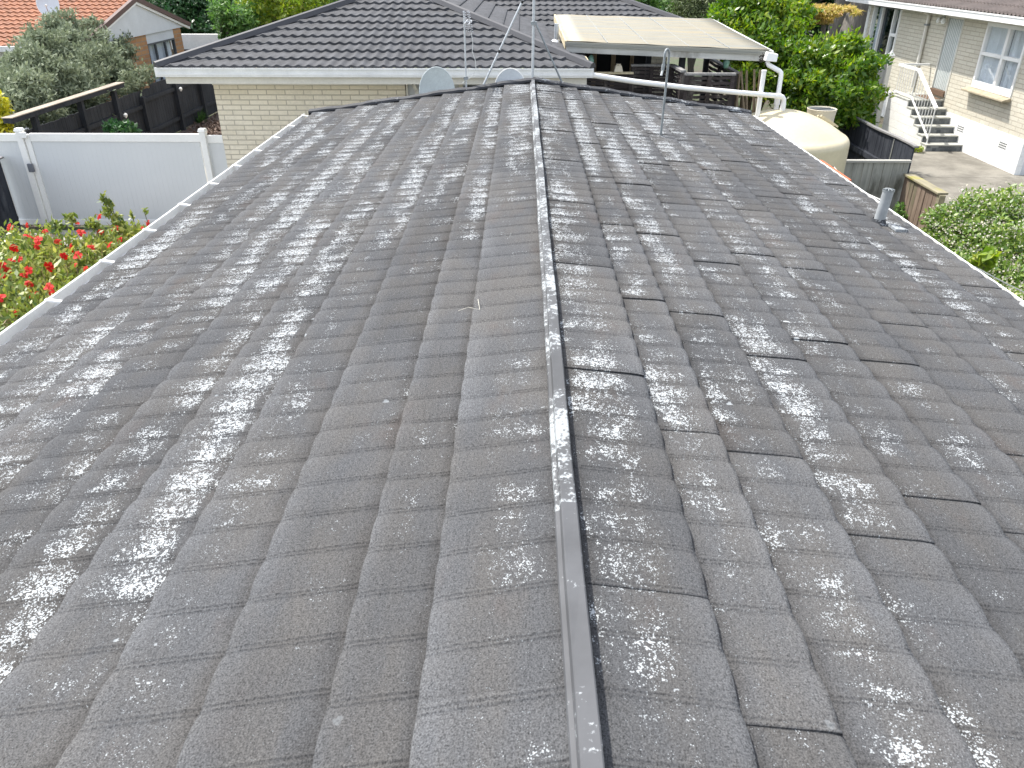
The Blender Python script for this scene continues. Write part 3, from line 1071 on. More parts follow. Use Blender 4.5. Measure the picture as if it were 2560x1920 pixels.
mb.box(ax_ - 0.03, ax_ + 0.03, ay_ - 0.025, ay_ + 0.025, 2.735, 2.775)
mb.tube([(ax_ - 0.012, ay_ - 0.03, 2.74), (ax_ - 0.03, ay_ - 0.03, 2.66), (ax_ + 0.012, ay_ - 0.03, 2.56)], 0.004, 5)
obj('bracket', mb, M['galv_dull'], an)


def dish(name, label, c, rx, rz, mat, rimmat, face):
    t_ = thing(name, label, 'satellite dish', c, 'satellite dishes behind the gable')
    f = Vector(face).normalized()
    sd = f.cross(Vector((0, 0, 1))).normalized()
    up = sd.cross(f)
    n, m = 36, 7
    mb = MB()
    def pt(r, a, back):
        return Vector(c) + sd * (rx * r * math.cos(a)) + up * (rz * r * math.sin(a)) + f * (0.075 * r * r - 0.075 - back)
    for back in (0.0, 0.008):
        for i in range(m + 1):
            for k in range(n):
                mb.v.append(tuple(pt(i / m, 2 * math.pi * k / n, back)))
    st = (m + 1) * n
    for i in range(m):
        for k in range(n):
            j = (k + 1) % n
            q = (i * n + k, i * n + j, (i + 1) * n + j, (i + 1) * n + k)
            mb.f.append(q)
            mb.f.append(tuple(x + st for x in reversed(q)))
    obj('reflector', mb, mat, t_, True, sharp=False)
    mb = MB()
    mb.tube([pt(1.0, 2 * math.pi * k / n, 0.004) for k in range(n + 1)], 0.0075, 6)
    obj('rim', mb, rimmat, t_, True)
    cc = Vector(c)
    mb = MB()
    mb.tube([cc - up * rz * 0.95, cc - up * rz * 0.55 + f * 0.38], 0.011, 8)
    obj('feed_arm', mb, M['galv'], t_)
    mb = MB()
    q = cc - up * rz * 0.52 + f * 0.38
    mb.tube([q + up * 0.02 + f * 0.02, q + up * 0.05 - f * 0.07], 0.028, 12)
    obj('receiver', mb, M['offwhite'], t_)
    mb = MB()
    mb.tube([cc - f * 0.09, cc - f * 0.14 - Vector((0, 0, 0.3)), Vector((c[0], YF - 0.12, c[2] - 0.38))], 0.018, 8)
    obj('mount', mb, M['galv'], t_)
    return t_


dish('satellite_dish', 'larger grey satellite dish behind the gable, left of the thin aerial pole', (-1.22, YF + 0.34, 2.52), 0.255, 0.345, M['dish'], M['dish'], (0.05, -1, 0.12))
dish('satellite_dish', 'pale satellite dish with bright rim peeking over the gable beside the mast', (-0.165, YF + 0.34, 2.535), 0.235, 0.315, M['dish_lt'], M['white'], (-0.1, -1, 0.15))

# ================================================================== neighbour house behind
NY = 13.31
nb = thing('neighbour_house', 'cream brick house with charcoal tiled hip roof and white gutter behind the gable', 'house', (-2.2, 16.0, 0))
mb = MB()
mb.box(-5.04, -1.90, NY, NY + 0.12, 0, 2.40)
obj('brick_wall', mb, M['brick_cream'], nb)
mb = MB()
mb.box(-5.04, -4.92, NY + 0.12, 24.0, 0, 2.40)
obj('side_wall', mb, M['brick_cream_side'], nb)
mb = MB()
mb.box(-5.05, -1.90, NY - 0.02, NY, 2.405, 2.52)
obj('frieze', mb, M['offwhite'], nb)
mb = MB()
mb.box(-1.88, 0.56, NY + 0.05, NY + 0.15, 0, 2.56)
mb.box(0.46, 0.56, NY + 0.15, 18.5, 0, 2.56)
obj('porch_wall', mb, M['greywall'], nb)
mb = MB()   # white casings of the glazed porch front
for (x0, x1) in ((-1.885, -1.86), (-1.66, -1.58), (-1.02, -0.96), (0.50, 0.575)):
    mb.box(x0, x1, NY - 0.005, NY + 0.052, 0, 2.45)
mb.box(-1.66, 0.575, NY - 0.008, NY + 0.054, 2.44, 2.56)
obj('porch_casing', mb, M['offwhite'], nb)
mb = MB()
mb.box(-0.94, 0.2, NY + 0.02, NY + 0.048, 1.6, 2.40)
obj('porch_window', mb, M['glass_dk'], nb)
mb = MB()   # curved corner trim over the porch
pts = [(-2.5, NY - 0.03, 2.53), (-2.02, NY - 0.03, 2.53), (-1.86, NY - 0.03, 2.50), (-1.76, NY - 0.03, 2.43), (-1.71, NY - 0.03, 2.33), (-1.70, NY - 0.03, 1.4)]
for i in range(len(pts) - 1):
    a, b = Vector(pts[i]), Vector(pts[i + 1])
    e = (b - a).normalized() * 0.004
    mb.bar(a - e, b + e, 0.05, 0.045, up=(0, 1, 0))
obj('curved_trim', mb, M['offwhite'], nb)
EZ, EY, EXL, EXR, PT = 2.725, 12.80, -5.67, 1.08, 0.30
apx = (EXL + EXR) / 2
hw = (EXR - EXL) / 2
mb = MB()
mb.box(EXL, EXR + 0.02, EY - 0.06, EY - 0.045, EZ - 0.125, EZ + 0.004)
mb.box(EXL, EXR + 0.02, EY - 0.045, EY + 0.05, EZ - 0.128, EZ - 0.115)
mb.box(EXL, EXR + 0.02, EY - 0.072, EY - 0.06, EZ - 0.018, EZ + 0.008)
mb.box(EXL, EXR + 0.02, EY - 0.068, EY - 0.06, EZ - 0.10, EZ - 0.075)
mb.box(EXR - 0.03, EXR + 0.035, EY - 0.045, 17.6, EZ - 0.125, EZ + 0.006)
mb.box(EXL - 0.03, EXL, EY - 0.06, 24.0, EZ - 0.125, EZ + 0.006)
obj('gutter', mb, M['gutter'], nb)
mb = MB()
mb.box(EXL + 0.1, EXR - 0.06, EY + 0.05, EY + 0.08, EZ - 0.24, EZ - 0.02)
mb.box(EXL + 0.1, EXR - 0.06, EY + 0.08, NY + 0.1, EZ - 0.235, EZ - 0.21)
mb.box(EXL + 0.07, EXL + 0.099, EY + 0.05, 24.0, EZ - 0.24, EZ - 0.02)
mb.box(EXL + 0.1, -5.0, NY + 0.1, 24.0, EZ - 0.235, EZ - 0.21)
obj('fascia', mb, M['offwhite'], nb)
mb = MB()
tslope(mb, (EXL, EY, EZ), (1, 0, 0), (0, 1, 0), PT, hw, lambda d: d, lambda d: 2 * hw - d, 0.283, 0.166, 0.017, 0.035, 9)
obj('front_slope', mb, M['slate'], nb, True)
mb = MB()   # right-facing slope, courses run away from the viewer
tslope(mb, (EXR, EY, EZ), (0, 1, 0), (-1, 0, 0), PT, hw, lambda d: d, lambda d: 5.7 + d, 0.283, 0.166, 0.012, 0.03, 8)
obj('right_slope', mb, M['slate'], nb, True)
mb = MB()
tslope(mb, (EXL, 26.0, EZ), (0, -1, 0), (1, 0, 0), PT, hw, lambda d: 0, lambda d: 13.2 - d, 0.283, 0.166, 0.012, 0.03, 4)
obj('left_slope', mb, M['slate'], nb, True)


def hipcap(p, q, mat, parent, w_=0.15, h=0.055):
    mb = MB()
    p, q = Vector(p), Vector(q)
    d = (q - p).normalized()
    sdv = d.cross(Vector((0, 0, 1))).normalized()
    u = sdv.cross(d)
    prof = [(-w_ / 2, -h * 0.5), (-w_ * 0.28, h * 0.75), (0, h), (w_ * 0.28, h * 0.75), (w_ / 2, -h * 0.5)]
    mb.hexa([p + sdv * a + u * b for a, b in prof], [q + sdv * a + u * b for a, b in prof])
    return obj('hip_cap', mb, mat, parent)


hipcap((EXL - 0.02, EY - 0.02, EZ + 0.04), (apx, EY + hw, EZ + PT * hw + 0.05), M['slate_cap'], nb)
hipcap((EXR + 0.02, EY - 0.02, EZ + 0.04), (apx, EY + hw, EZ + PT * hw + 0.05), M['slate_cap'], nb)
hipcap((apx, EY + hw, EZ + PT * hw + 0.04), (apx, 25.0, EZ + PT * hw + 0.04), M['slate_cap'], nb)
# rear wing running to the right
WY, WXR = 18.1, 4.35
wD = 4.2
mb = MB()
tslope(mb, (EXR, WY, EZ), (1, 0, 0), (0, 1, 0), PT, wD, lambda d: -d - 0.02, lambda d: (WXR - EXR) - d, 0.283, 0.166, 0.017, 0.035, 9, 0.3)
obj('wing_slope', mb, M['slate'], nb, True)
mb = MB()
tslope(mb, (WXR, WY, EZ), (0, 1, 0), (-1, 0, 0), PT, wD, lambda d: d, lambda d: 8.0 - d, 0.283, 0.166, 0.012, 0.03, 6)
obj('wing_right_slope', mb, M['slate'], nb, True)
hipcap((WXR + 0.02, WY - 0.02, EZ + 0.04), (WXR - wD, WY + wD, EZ + PT * wD + 0.05), M['slate_cap'], nb)
mb = MB()
mb.box(0.56, 3.10, WY + 0.35, WY + 0.47, 0, 2.6)
mb.box(3.10, 3.22, WY + 0.35, 25.0, 0, 2.6)
obj('wing_wall', mb, M['brick_cream'], nb)
mb = MB()
mb.box(EXR + 0.04, WXR, WY - 0.02, WY + 0.03, EZ - 0.2, EZ + 0.0)
obj('wing_fascia', mb, M['offwhite'], nb)
mb = MB()   # pale strip where the side eave returns
mb.bar((EXR - 0.02, EY + 0.06, EZ + 0.015), (EXR - 0.02, 14.15, EZ + 0.02), 0.07, 0.03)
obj('eave_trim', mb, M['palewood'], nb)
wx = [(1.20, 1.56), (1.66, 1.98), (2.08, 2.40), (2.48, 2.76)]
for (x0, x1) in wx:
    mb = MB()
    y0, y1 = WY + 0.30, WY + 0.349
    mb.box(x0 - 0.05, x0, y0, y1, 1.2, 2.62)
    mb.box(x1, x1 + 0.05, y0, y1, 1.2, 2.62)
    mb.box(x0, x1, y0, y1, 2.56, 2.62)
    mb.box(x0, x1, y0, y1, 1.2, 1.28)
    fr_ = obj('window', mb, M['sashwood'], nb)
    mb = MB()
    mb.box(x0, x1, WY + 0.325, WY + 0.335, 1.28, 2.56)
    obj('pane', mb, M['dark'], fr_)
nv_ = thing('vent_pipe', 'pale stubby vent pipe on the charcoal roof beside the cream awning', 'vent pipe', (0.62, 15.4, 2.85))
mb = MB()
mb.tube([(0.63, 15.4, 2.80), (0.63, 15.4, 3.18)], 0.042, 14)
obj('pipe', mb, M['galv'], nv_, True)
mb = MB()
mb.lathe([(0.12, -0.01), (0.10, 0.02), (0.05, 0.05)], (0.63, 15.4, 2.87), 12)
obj('flashing', mb, M['alu'], nv_, True)

# ------------------------------------------------------------------ awning
aw = thing('awning', 'cream corrugated lean-to awning with flaking timber fascia over the deck', 'awning', (2.4, 16.0, 1.3))
FL, FR_, BL_, BR_ = [Vector(p) for p in ((0.76, 14.3, 2.985), (4.24, 14.3, 2.845), (0.69, 17.75, 3.185), (3.93, 17.75, 3.11))]


def awp(a, b):
    return FL.lerp(FR_, a).lerp(BL_.lerp(BR_, a), b)


mb = MB()
nx, ny = 10, 46 * 6
ids = []
for j in range(ny + 1):
    row = []
    for i in range(nx + 1):
        p = awp(i / nx, j / ny)
        row.append(len(mb.v))
        mb.v.append((p.x, p.y, p.z + 0.011 * math.sin(2 * math.pi * j / 6) + 0.006 * math.sin(i * 2.1 + j * 0.02)))
    ids.append(row)
for j in range(ny):
    for i in range(nx):
        mb.f.append((ids[j][i], ids[j][i + 1], ids[j + 1][i + 1], ids[j + 1][i]))
sh_ = obj('roof_sheet', mb, M['sheet'], aw, True, sharp=False)
so_ = sh_.modifiers.new('thickness', 'SOLIDIFY')
so_.thickness = 0.004
for k in range(1, 5):
    mb = MB()
    a = k / 5
    pts = [awp(a + 0.002 * math.sin(j * 0.9), j / 92) + Vector((0, 0, 0.006 + 0.004 * (j % 2))) for j in range(93)]
    mb.tube(pts, 0.0065, 5)
    obj('screw_line', mb, M['galv_dull'], aw)
mb = MB()
e = Vector((0, -0.03, 0))
for (dz0, dz1, dy) in ((-0.01, -0.045, -0.035), (-0.047, -0.075, -0.05)):
    mb.hexa([FL + Vector((-0.02, dy, dz1)), FR_ + Vector((0.02, dy, dz1)), FR_ + Vector((0.02, 0.01, dz1)), FL + Vector((-0.02, 0.01, dz1))],
            [FL + Vector((-0.02, dy, dz0)), FR_ + Vector((0.02, dy, dz0)), FR_ + Vector((0.02, 0.01, dz0)), FL + Vector((-0.02, 0.01, dz0))])
obj('front_flashing', mb, M['sheet'], aw)
mb = MB()
mb.bar(FL + Vector((0, -0.005, -0.125)), FR_ + Vector((0, -0.005, -0.125)), 0.04, 0.10)
obj('front_fascia', mb, M['fascia_worn'], aw)
mb = MB()
mb.bar(FL + Vector((-0.01, 0.02, -0.06)), BL_ + Vector((-0.01, 0, -0.06)), 0.03, 0.13)
obj('left_barge', mb, M['palewood'], aw)
mb = MB()
mb.bar(FR_ + Vector((0.03, 0.0, -0.04)), BR_ + Vector((0.03, 0, -0.04)), 0.07, 0.06)
obj('side_gutter', mb, M['gutter'], aw)
for b_ in (0.12, 0.37, 0.62, 0.87):
    mb = MB()
    mb.bar(awp(0.01, b_) - Vector((0, 0, 0.08)), awp(0.99, b_) - Vector((0, 0, 0.08)), 0.05, 0.10)
    obj('rafter', mb, M['blackwood'], aw)
for (a, b_) in ((0.60, 0.10), (0.60, 0.9), (0.97, 0.9), (0.05, 0.9)):
    mb = MB()
    p = awp(a, b_)
    mb.box(p.x - 0.05, p.x + 0.05, p.y - 0.05, p.y + 0.05, 0, p.z - 0.12)
    obj('post', mb, M['blackwood'], aw)
mb = MB()
q = FR_ + Vector((-0.10, -0.045, -0.13))
for k in range(26):
    a = random.uniform(0, 6.28)
    r0 = random.uniform(0.02, 0.075)
    p = q + Vector((math.cos(a) * r0, random.uniform(-0.03, 0.02), math.sin(a) * r0))
    mb.tube([p, p + Vector((random.uniform(-0.05, 0.05), random.uniform(-0.02, 0.02), random.uniform(-0.05, 0.05)))], 0.009, 5)
tag(obj('bird_nest', mb, M['bark']), 'dark twiggy bird nest under the right front corner of the awning', 'nest')
dk = MB()
dk.box(0.58, 4.2, 13.4, 18.4, 1.0, 1.3)
tag(obj('deck', dk, M['blackwood_worn']), 'raised dark timber deck beneath the cream awning', 'deck')
for i, (x, y, z) in enumerate(((1.20, 14.42, 2.62), (3.55, 14.42, 2.60))):
    lt = thing('string_lamp', ['green glass lantern hanging under the left of the awning fascia', 'green glass lantern hanging under the right of the awning fascia'][i], 'lantern', (x, y, z), 'lanterns under the awning')
    mb = MB()
    mb.lathe([(0.02, 0.10), (0.045, 0.06), (0.06, 0.0), (0.045, -0.08), (0.02, -0.1)], (x, y, z + 0.04), 10)
    obj('shade', mb, basic('green_glass', (0.12, 0.24, 0.19), 0.2, 0.2, 5), lt, True)
    mb = MB()
    mb.tube([(x, y, z + 0.13), (x, y, z + 0.2)], 0.006, 5)
    obj('hook', mb, M['black'], lt)

# lattice screens round the deck
def screen(name, label, p, q, z0, z1, slats, gap, posts, rail=True, railmat=None, seed=0):
    t_ = thing(name, label, 'screen', ((p[0] + q[0]) / 2, (p[1] + q[1]) / 2, z0), 'slatted screens round the deck')
    rg = random.Random(seed)
    P, Q = Vector((p[0], p[1], 0)), Vector((q[0], q[1], 0))
    d = (Q - P).normalized()
    mb = MB()
    hgt = (z1 - z0) / slats
    for k in range(slats):
        zc = z0 + (k + 0.5) * hgt
        tilt = rg.uniform(-0.4, 0.4) * gap
        a, b = P + Vector((0, 0, zc + tilt)), Q + Vector((0, 0, zc - tilt))
        # woven thin slat: bows between the posts
        n = 8
        prev = a
        for j in range(1, n + 1):
            cur = a.lerp(b, j / n) + Vector((d.y, -d.x, 0)) * 0.012 * math.sin(j * math.pi / 2 + k * math.pi) + Vector((0, 0, rg.uniform(-0.3, 0.3) * gap))
            mb.bar(prev, cur, 0.008, hgt - gap)
            prev = cur
    obj('slats', mb, M['lattice'], t_)
    for k in range(posts):
        a = P.lerp(Q, k / (posts - 1))
        mb = MB()
        mb.box(a.x - 0.03, a.x + 0.03, a.y - 0.032, a.y + 0.032, z0 - 0.4, z1 + 0.01)
        obj('post', mb, M['lattice'], t_)
    if rail:
        mb = MB()
        mb.bar(P + Vector((0, 0, z1 + 0.03)) - d * 0.04, Q + Vector((0, 0, z1 + 0.03)) + d * 0.04, 0.09, 0.035)
        obj('top_rail', mb, railmat or M['greycap_y'], t_)
    return t_


screen('deck_screen', 'low dark slatted deck screen with pale timber top rail under the awning', (0.62, 14.55), (1.93, 14.55), 1.1, 2.42, 22, 0.012, 4, True, M['palewood'], 1)
screen('deck_screen', 'taller dark lattice screen facing us between deck rail and angled return', (1.97, 14.62), (2.63, 14.62), 1.1, 2.54, 24, 0.014, 3, True, None, 2)
screen('deck_screen', 'short dark lattice screen seen obliquely at the deck corner', (2.66, 14.58), (2.70, 13.82), 1.1, 2.54, 24, 0.014, 2, True, None, 3)
screen('deck_screen', 'dark slatted screen in two bays with sunlit gaps near the water tank', (2.76, 13.78), (3.53, 13.78), 1.0, 2.50, 20, 0.028, 3, True, None, 4)
screen('deck_screen', 'dark slatted screen at the back right of the deck with climbing rails', (3.95, 17.9), (3.95, 15.2), 1.1, 2.35, 14, 0.03, 3, True, None, 5)
cm_ = MB()
cm_.hexa([(1.62, 14.47, 2.47), (1.78, 14.47, 2.47), (1.78, 14.6, 2.47), (1.62, 14.6, 2.47)], [(1.65, 14.49, 2.58), (1.75, 14.49, 2.58), (1.75, 14.58, 2.58), (1.65, 14.58, 2.58)])
cm_.box(1.66, 1.74, 14.50, 14.57, 2.581, 2.60)
tag(obj('cream_pot', cm_, M['cream_dk'], None, bevel=0.01), 'small cream pot standing on the deck rail', 'pot')

# ------------------------------------------------------------------ pipes and tank
tk = thing('water_tank', 'big domed cream plastic water tank beside the right end of the roof', 'water tank', (4.72, 14.0, 0))
TC, TR = (4.55, 13.98, -0.05), 1.15
prof = [(TR - 0.02, 0.0), (TR, 0.04), (TR, 1.47)]
for k in range(1, 9):
    a = k / 8 * math.radians(74)
    prof.append((TR - 0.14 * (1 - math.cos(a)), 1.47 + 0.14 * math.sin(a)))
rl, zl = prof[-1]
for k in range(1, 15):
    u = k / 14
    prof.append((rl * (1 - u) + 0.001, zl + 0.38 * (1 - (1 - u) ** 1.9)))
mb = MB()
mb.lathe(prof, TC, 96, True)
obj('shell', mb, M['cream'], tk, True, sharp=False)
mb = MB()
a = math.radians(-2)
for (ra, rb, wd, hz) in ((0.70, 1.02, 0.05, 0.016),):
    def tz(r):
        u = 1 - min(r / rl, 1)
        return zl + 0.38 * (1 - (1 - u) ** 1.9)
    for s_ in (-0.09, 0.09):
        mb = MB()
        p = [(TC[0] + r * math.cos(a) - s_ * math.sin(a), TC[1] + r * math.sin(a) + s_ * math.cos(a) + 0.25, tz(math.hypot(r, 0.25 + s_)) + 0.012) for r in (ra, (ra + rb) / 2, rb)]
        mb.bar(p[0], p[1], wd, 0.03)
        mb.bar(p[1], p[2], wd, 0.03)
        obj('lifting_lug', mb, M['cream'], tk)
br = thing('storage_barrel', 'slim cream barrel with sunken dark grey lid behind the water tank', 'barrel', (5.68, 15.3, 0))
mb = MB()
mb.lathe([(0.215, 0), (0.225, 0.3), (0.25, 1.6), (0.268, 1.72), (0.272, 1.735), (0.262, 1.74), (0.25, 1.72)], (5.68, 15.3, 0), 40, False)
obj('body', mb, M['cream_dk'], br, True)
mb = MB()
mb.lathe([(0.25, 1.70), (0.245, 1.725), (0.15, 1.73), (0.0, 1.73)], (5.68, 15.3, 0), 40, True)
obj('lid', mb, M['lid'], br, True)
mb = MB()
mb.bar((5.50, 15.22, 1.735), (5.85, 15.38, 1.735), 0.05, 0.014)
obj('lid_handle', mb, M['lid'], br)

pc = thing('rain_pipe', 'long white pipe sloping from the neighbour gutter across to the water tank', 'pipe', (2.7, 13.3, 2.4))
mb = MB()
p0, p1 = Vector((0.93, 12.80, 2.655)), Vector((4.40, 13.90, 2.165))
mid = p0.lerp(p1, 0.5) - Vector((0, 0, 0.035))
path = [p0 + Vector((0, 0, 0.05)), p0, p0.lerp(p1, 0.25) - Vector((0, 0, 0.03)), mid, p0.lerp(p1, 0.75) - Vector((0, 0, 0.02)), p1]
path += [p1 + Vector((0.05, 0.015, -0.015)), p1 + Vector((0.085, 0.02, -0.055)), p1 + Vector((0.09, 0.02, -0.11)), p1 + Vector((0.09, 0.02, -0.26))]
mb.tube(path, 0.041, 16)
obj('pipe', mb, M['pvc'], pc, True)
for (pp, qq) in ((p1 + Vector((-0.09, -0.03, 0.008)), p1 + Vector((0.01, 0.003, 0))), (p1 + Vector((0.09, 0.02, -0.22)), p1 + Vector((0.09, 0.02, -0.12)))):
    mb = MB()
    mb.tube([pp, qq], 0.046, 16)
    obj('collar', mb, M['pvc'], pc, True)
tvx, tvy = 4.06, 13.86
ov = thing('tank_riser', 'straight open white pipe standing up from the tank top left of the zigzag downpipe', 'pipe', (tvx, tvy, 1.9))
mb = MB()
mb.tube([(tvx, tvy, 1.75), (tvx, tvy, 2.57)], 0.039, 16)
obj('pipe', mb, M['pvc'], ov, True)
mb = MB()
mb.tube([(tvx, tvy, 2.56), (tvx, tvy, 2.585)], 0.044, 16)
obj('rim', mb, M['pvc'], ov, True)
dp = thing('downpipe', 'zigzag white downpipe dropping from the awning corner into the tank', 'downpipe', (4.3, 14.1, 1.9))
mb = MB()
q0 = FR_ + Vector((0.0, 0.0, -0.06))
mb.tube([q0, (4.20, 14.2, 2.66), (4.21, 14.18, 2.63), (4.40, 14.12, 2.535), (4.425, 14.11, 2.51), (4.43, 14.1, 2.46), (4.43, 14.08, 1.88)], 0.039, 14)
obj('pipe', mb, M['pvc'], dp, True)
mb = MB()
mb.hexa([(4.12, 14.10, 2.70), (4.32, 14.10, 2.68), (4.32, 14.30, 2.68), (4.12, 14.30, 2.70)], [(4.16, 14.13, 2.83), (4.34, 14.13, 2.80), (4.34, 14.3, 2.80), (4.16, 14.3, 2.83)])
obj('rain_head', mb, M['white'], dp, bevel=0.008)
mb = MB()
mb.tube([(4.43, 14.08, 2.10), (4.43, 14.08, 2.0)], 0.05, 14)
obj('collar', mb, M['pvc'], dp, True)

# ================================================================== left side: white gate, dark fences
gf = thing('garden_gate', 'white vertical-board PVC side gate and fence panels by the brick corner', 'gate', (-6.9, NY, 0))
mb = MB()
mb.box(-8.30, -5.44, NY - 0.012, NY + 0.012, 0.14, 1.52)
obj('board_panel', mb, M['pvc_panel'], gf)
mb = MB()
mb.box(-8.93, -8.51, NY - 0.012, NY + 0.012, 0.14, 1.52)
obj('board_panel', mb, M['pvc_panel'], gf)
mb = MB()
mb.box(-5.31, -5.045, NY + 0.018, NY + 0.042, 0.06, 1.52)
obj('board_panel', mb, M['pvc_panel'], gf)
for (x0, x1, z0, z1, dy) in ((-8.30, -5.41, 1.50, 1.63, 0), (-8.94, -8.52, 1.50, 1.625, 0), (-8.30, -5.41, 0.05, 0.15, 0), (-8.94, -8.52, 0.05, 0.15, 0), (-5.31, -5.045, 1.48, 1.60, 0.03)):
    mb = MB()
    mb.box(x0, x1, NY - 0.028 + dy, NY + 0.028 + dy, z0, z1)
    obj('rail', mb, M['white'], gf, bevel=0.004)
mb = MB()
mb.box(-8.395, -8.305, NY - 0.026, NY + 0.026, 0.05, 1.615)
obj('gate_stile', mb, M['white'], gf, bevel=0.004)
for xp in (-8.46, -5.36):
    mb = MB()
    mb.box(xp - 0.052, xp + 0.052, NY - 0.055, NY + 0.055, 0, 1.67)
    p_ = obj('post', mb, M['white'], gf, bevel=0.005)
    mb = MB()
    mb.hexa([(xp - 0.064, NY - 0.067, 1.671), (xp + 0.064, NY - 0.067, 1.671), (xp + 0.064, NY + 0.067, 1.671), (xp - 0.064, NY + 0.067, 1.671)],
            [(xp - 0.05, NY - 0.05, 1.715), (xp + 0.05, NY - 0.05, 1.715), (xp + 0.05, NY + 0.05, 1.715), (xp - 0.05, NY + 0.05, 1.715)])
    obj('post_cap', mb, M['white'], p_)
mb = MB()
mb.box(-8.43, -8.33, NY - 0.085, NY - 0.03, 1.565, 1.655)
obj('hinge_block', mb, M['white'], gf, bevel=0.005)
mb = MB()
mb.box(-8.445, -8.355, NY - 0.10, NY - 0.057, 1.0, 1.14)
obj('latch', mb, basic('latch_grey', (0.14, 0.15, 0.17), 0.4, 0.15, 6), gf, bevel=0.006)

FX = -9.42
lf = thing('board_fence', 'black stained board fence with raised top beam and posts left of the brick house', 'fence', (FX, 20.0, 0))
mb = MB()
rg = random.Random(3)
y = 13.6
while y < 29.5:
    h = 1.33 + rg.uniform(-0.012, 0.012) + (0.06 if y > 20.5 else 0) + (0.06 if y > 23 else 0)
    mb.box(FX - 0.032 + rg.uniform(-0.003, 0.003), FX - 0.012, y + 0.003, y + 0.147, 0.03, h)
    y += 0.15
obj('boards', mb, M['blackwood'], lf)
for yp, h in ((15.32, 1.60), (17.08, 1.60), (18.60, 1.60), (19.95, 1.20), (22.0, 1.30), (23.75, 1.30), (25.6, 1.30), (27.4, 1.3)):
    mb = MB()
    mb.box(FX - 0.01, FX + 0.10, yp - 0.055, yp + 0.055, 0, h)
    obj('post', mb, M['blackwood'], lf, bevel=0.004)
for (ya_, yb_, zz) in ((13.6, 20.0, 0.98), (20.0, 29.4, 1.10), (13.6, 29.4, 0.35)):
    mb = MB()
    mb.box(FX - 0.011, FX + 0.045, ya_, yb_, zz - 0.045, zz + 0.045)
    obj('rail', mb, M['blackwood'], lf)
mb = MB()
mb.box(FX - 0.04, FX + 0.14, 14.5, 19.0, 1.565, 1.655)
bm_ = obj('top_beam', mb, M['blackwood'], lf, bevel=0.004)
mb = MB()
mb.box(FX - 0.05, FX + 0.15, 14.48, 19.02, 1.657, 1.672)
obj('beam_cap', mb, wood('bleached_cap', (0.26, 0.22, 0.18), (0.38, 0.33, 0.27), 'y'), bm_)
for i, (yl, zl_) in enumerate(((18.72, 0.98), (22.1, 1.08))):
    sl_ = thing('fence_light', ['small clear solar light on the middle fence post', 'small clear solar light on the farther fence post'][i], 'light', (FX + 0.12, yl, zl_), 'solar lights on the black fence')
    mb = MB()
    mb.lathe([(0.02, -0.06), (0.045, -0.02), (0.05, 0.02), (0.02, 0.05)], (FX + 0.14, yl, zl_), 10)
    obj('lens', mb, M['lamp_glass'], sl_, True)
    mb = MB()
    mb.box(FX + 0.10, FX + 0.13, yl - 0.02, yl + 0.02, zl_ + 0.03, zl_ + 0.07)
    obj('bracket', mb, M['black'], sl_)

nf = thing('paling_fence', 'dark navy paling fence in shade left of the white gate', 'fence', (-8.86, 11.0, 0))
mb = MB()
y = 6.0
while y < 13.2:
    mb.box(-8.90, -8.87 + rg.uniform(-0.004, 0.004), y + 0.004, y + 0.156, 0.05, 1.235)
    y += 0.16
obj('boards', mb, M['blackwood_worn'], nf)
mb = MB()
mb.box(-8.95, -8.80, 6.0, 13.22, 1.237, 1.262)
obj('cap', mb, M['greycap_y'], nf)
for yp in (8.2, 10.2, 12.2):
    mb = MB()
    mb.box(-8.869, -8.80, yp - 0.05, yp + 0.05, 0, 1.2)
    obj('post', mb, M['blackwood'], nf)
# pale shed wall beyond
shd = MB()
shd.box(-11.2, -9.0, 13.9, 14.3, 0, 1.18)
tag(obj('block_wall', shd, M['white_block']), 'low cream rendered wall left of the white gate', 'wall')

# ================================================================== right side: fences
kf = thing('board_fence', 'weathered black board fence with pale top edge right of the water tank', 'fence', (7.2, 16.3, 0))
mb = MB()
y = 14.50
while y < 20.0:
    w_ = rg.uniform(0.14, 0.17)
    mb.box(7.19 + rg.uniform(-0.006, 0.004), 7.215, y + 0.006, y + w_ - 0.003, 0.03, 1.19 + rg.uniform(-0.006, 0.006))
    y += w_
obj('boards', mb, M['blackwood_worn'], kf)
mb = MB()
n = 14
pp = [(7.2 + 0.012 * math.sin(k * 1.3), 14.42 + 5.6 * k / n, 1.215 + 0.01 * math.sin(k * 0.9)) for k in range(n + 1)]
for k in range(n):
    mb.bar(pp[k], pp[k + 1], 0.085, 0.03)
obj('top_cap', mb, M['greycap_y'], kf)
mb = MB()
mb.bar((7.145, 15.72, 0.66), (7.145, 19.9, 0.66), 0.075, 0.10)
obj('rail', mb, M['blackwood_worn'], kf)
for yp in (15.70, 17.6, 19.5):
    mb = MB()
    mb.box(7.10, 7.185, yp - 0.05, yp + 0.05, 0, 0.72 if yp < 16 else 1.15)
    obj('post', mb, M['blackwood'], kf)
mb = MB()
mb.bar((7.182, 15.32, 0.30), (7.182, 15.32, 1.18), 0.02, 0.012, up=(1, 0, 0))
obj('pale_batten', mb, M['greywood'], kf)

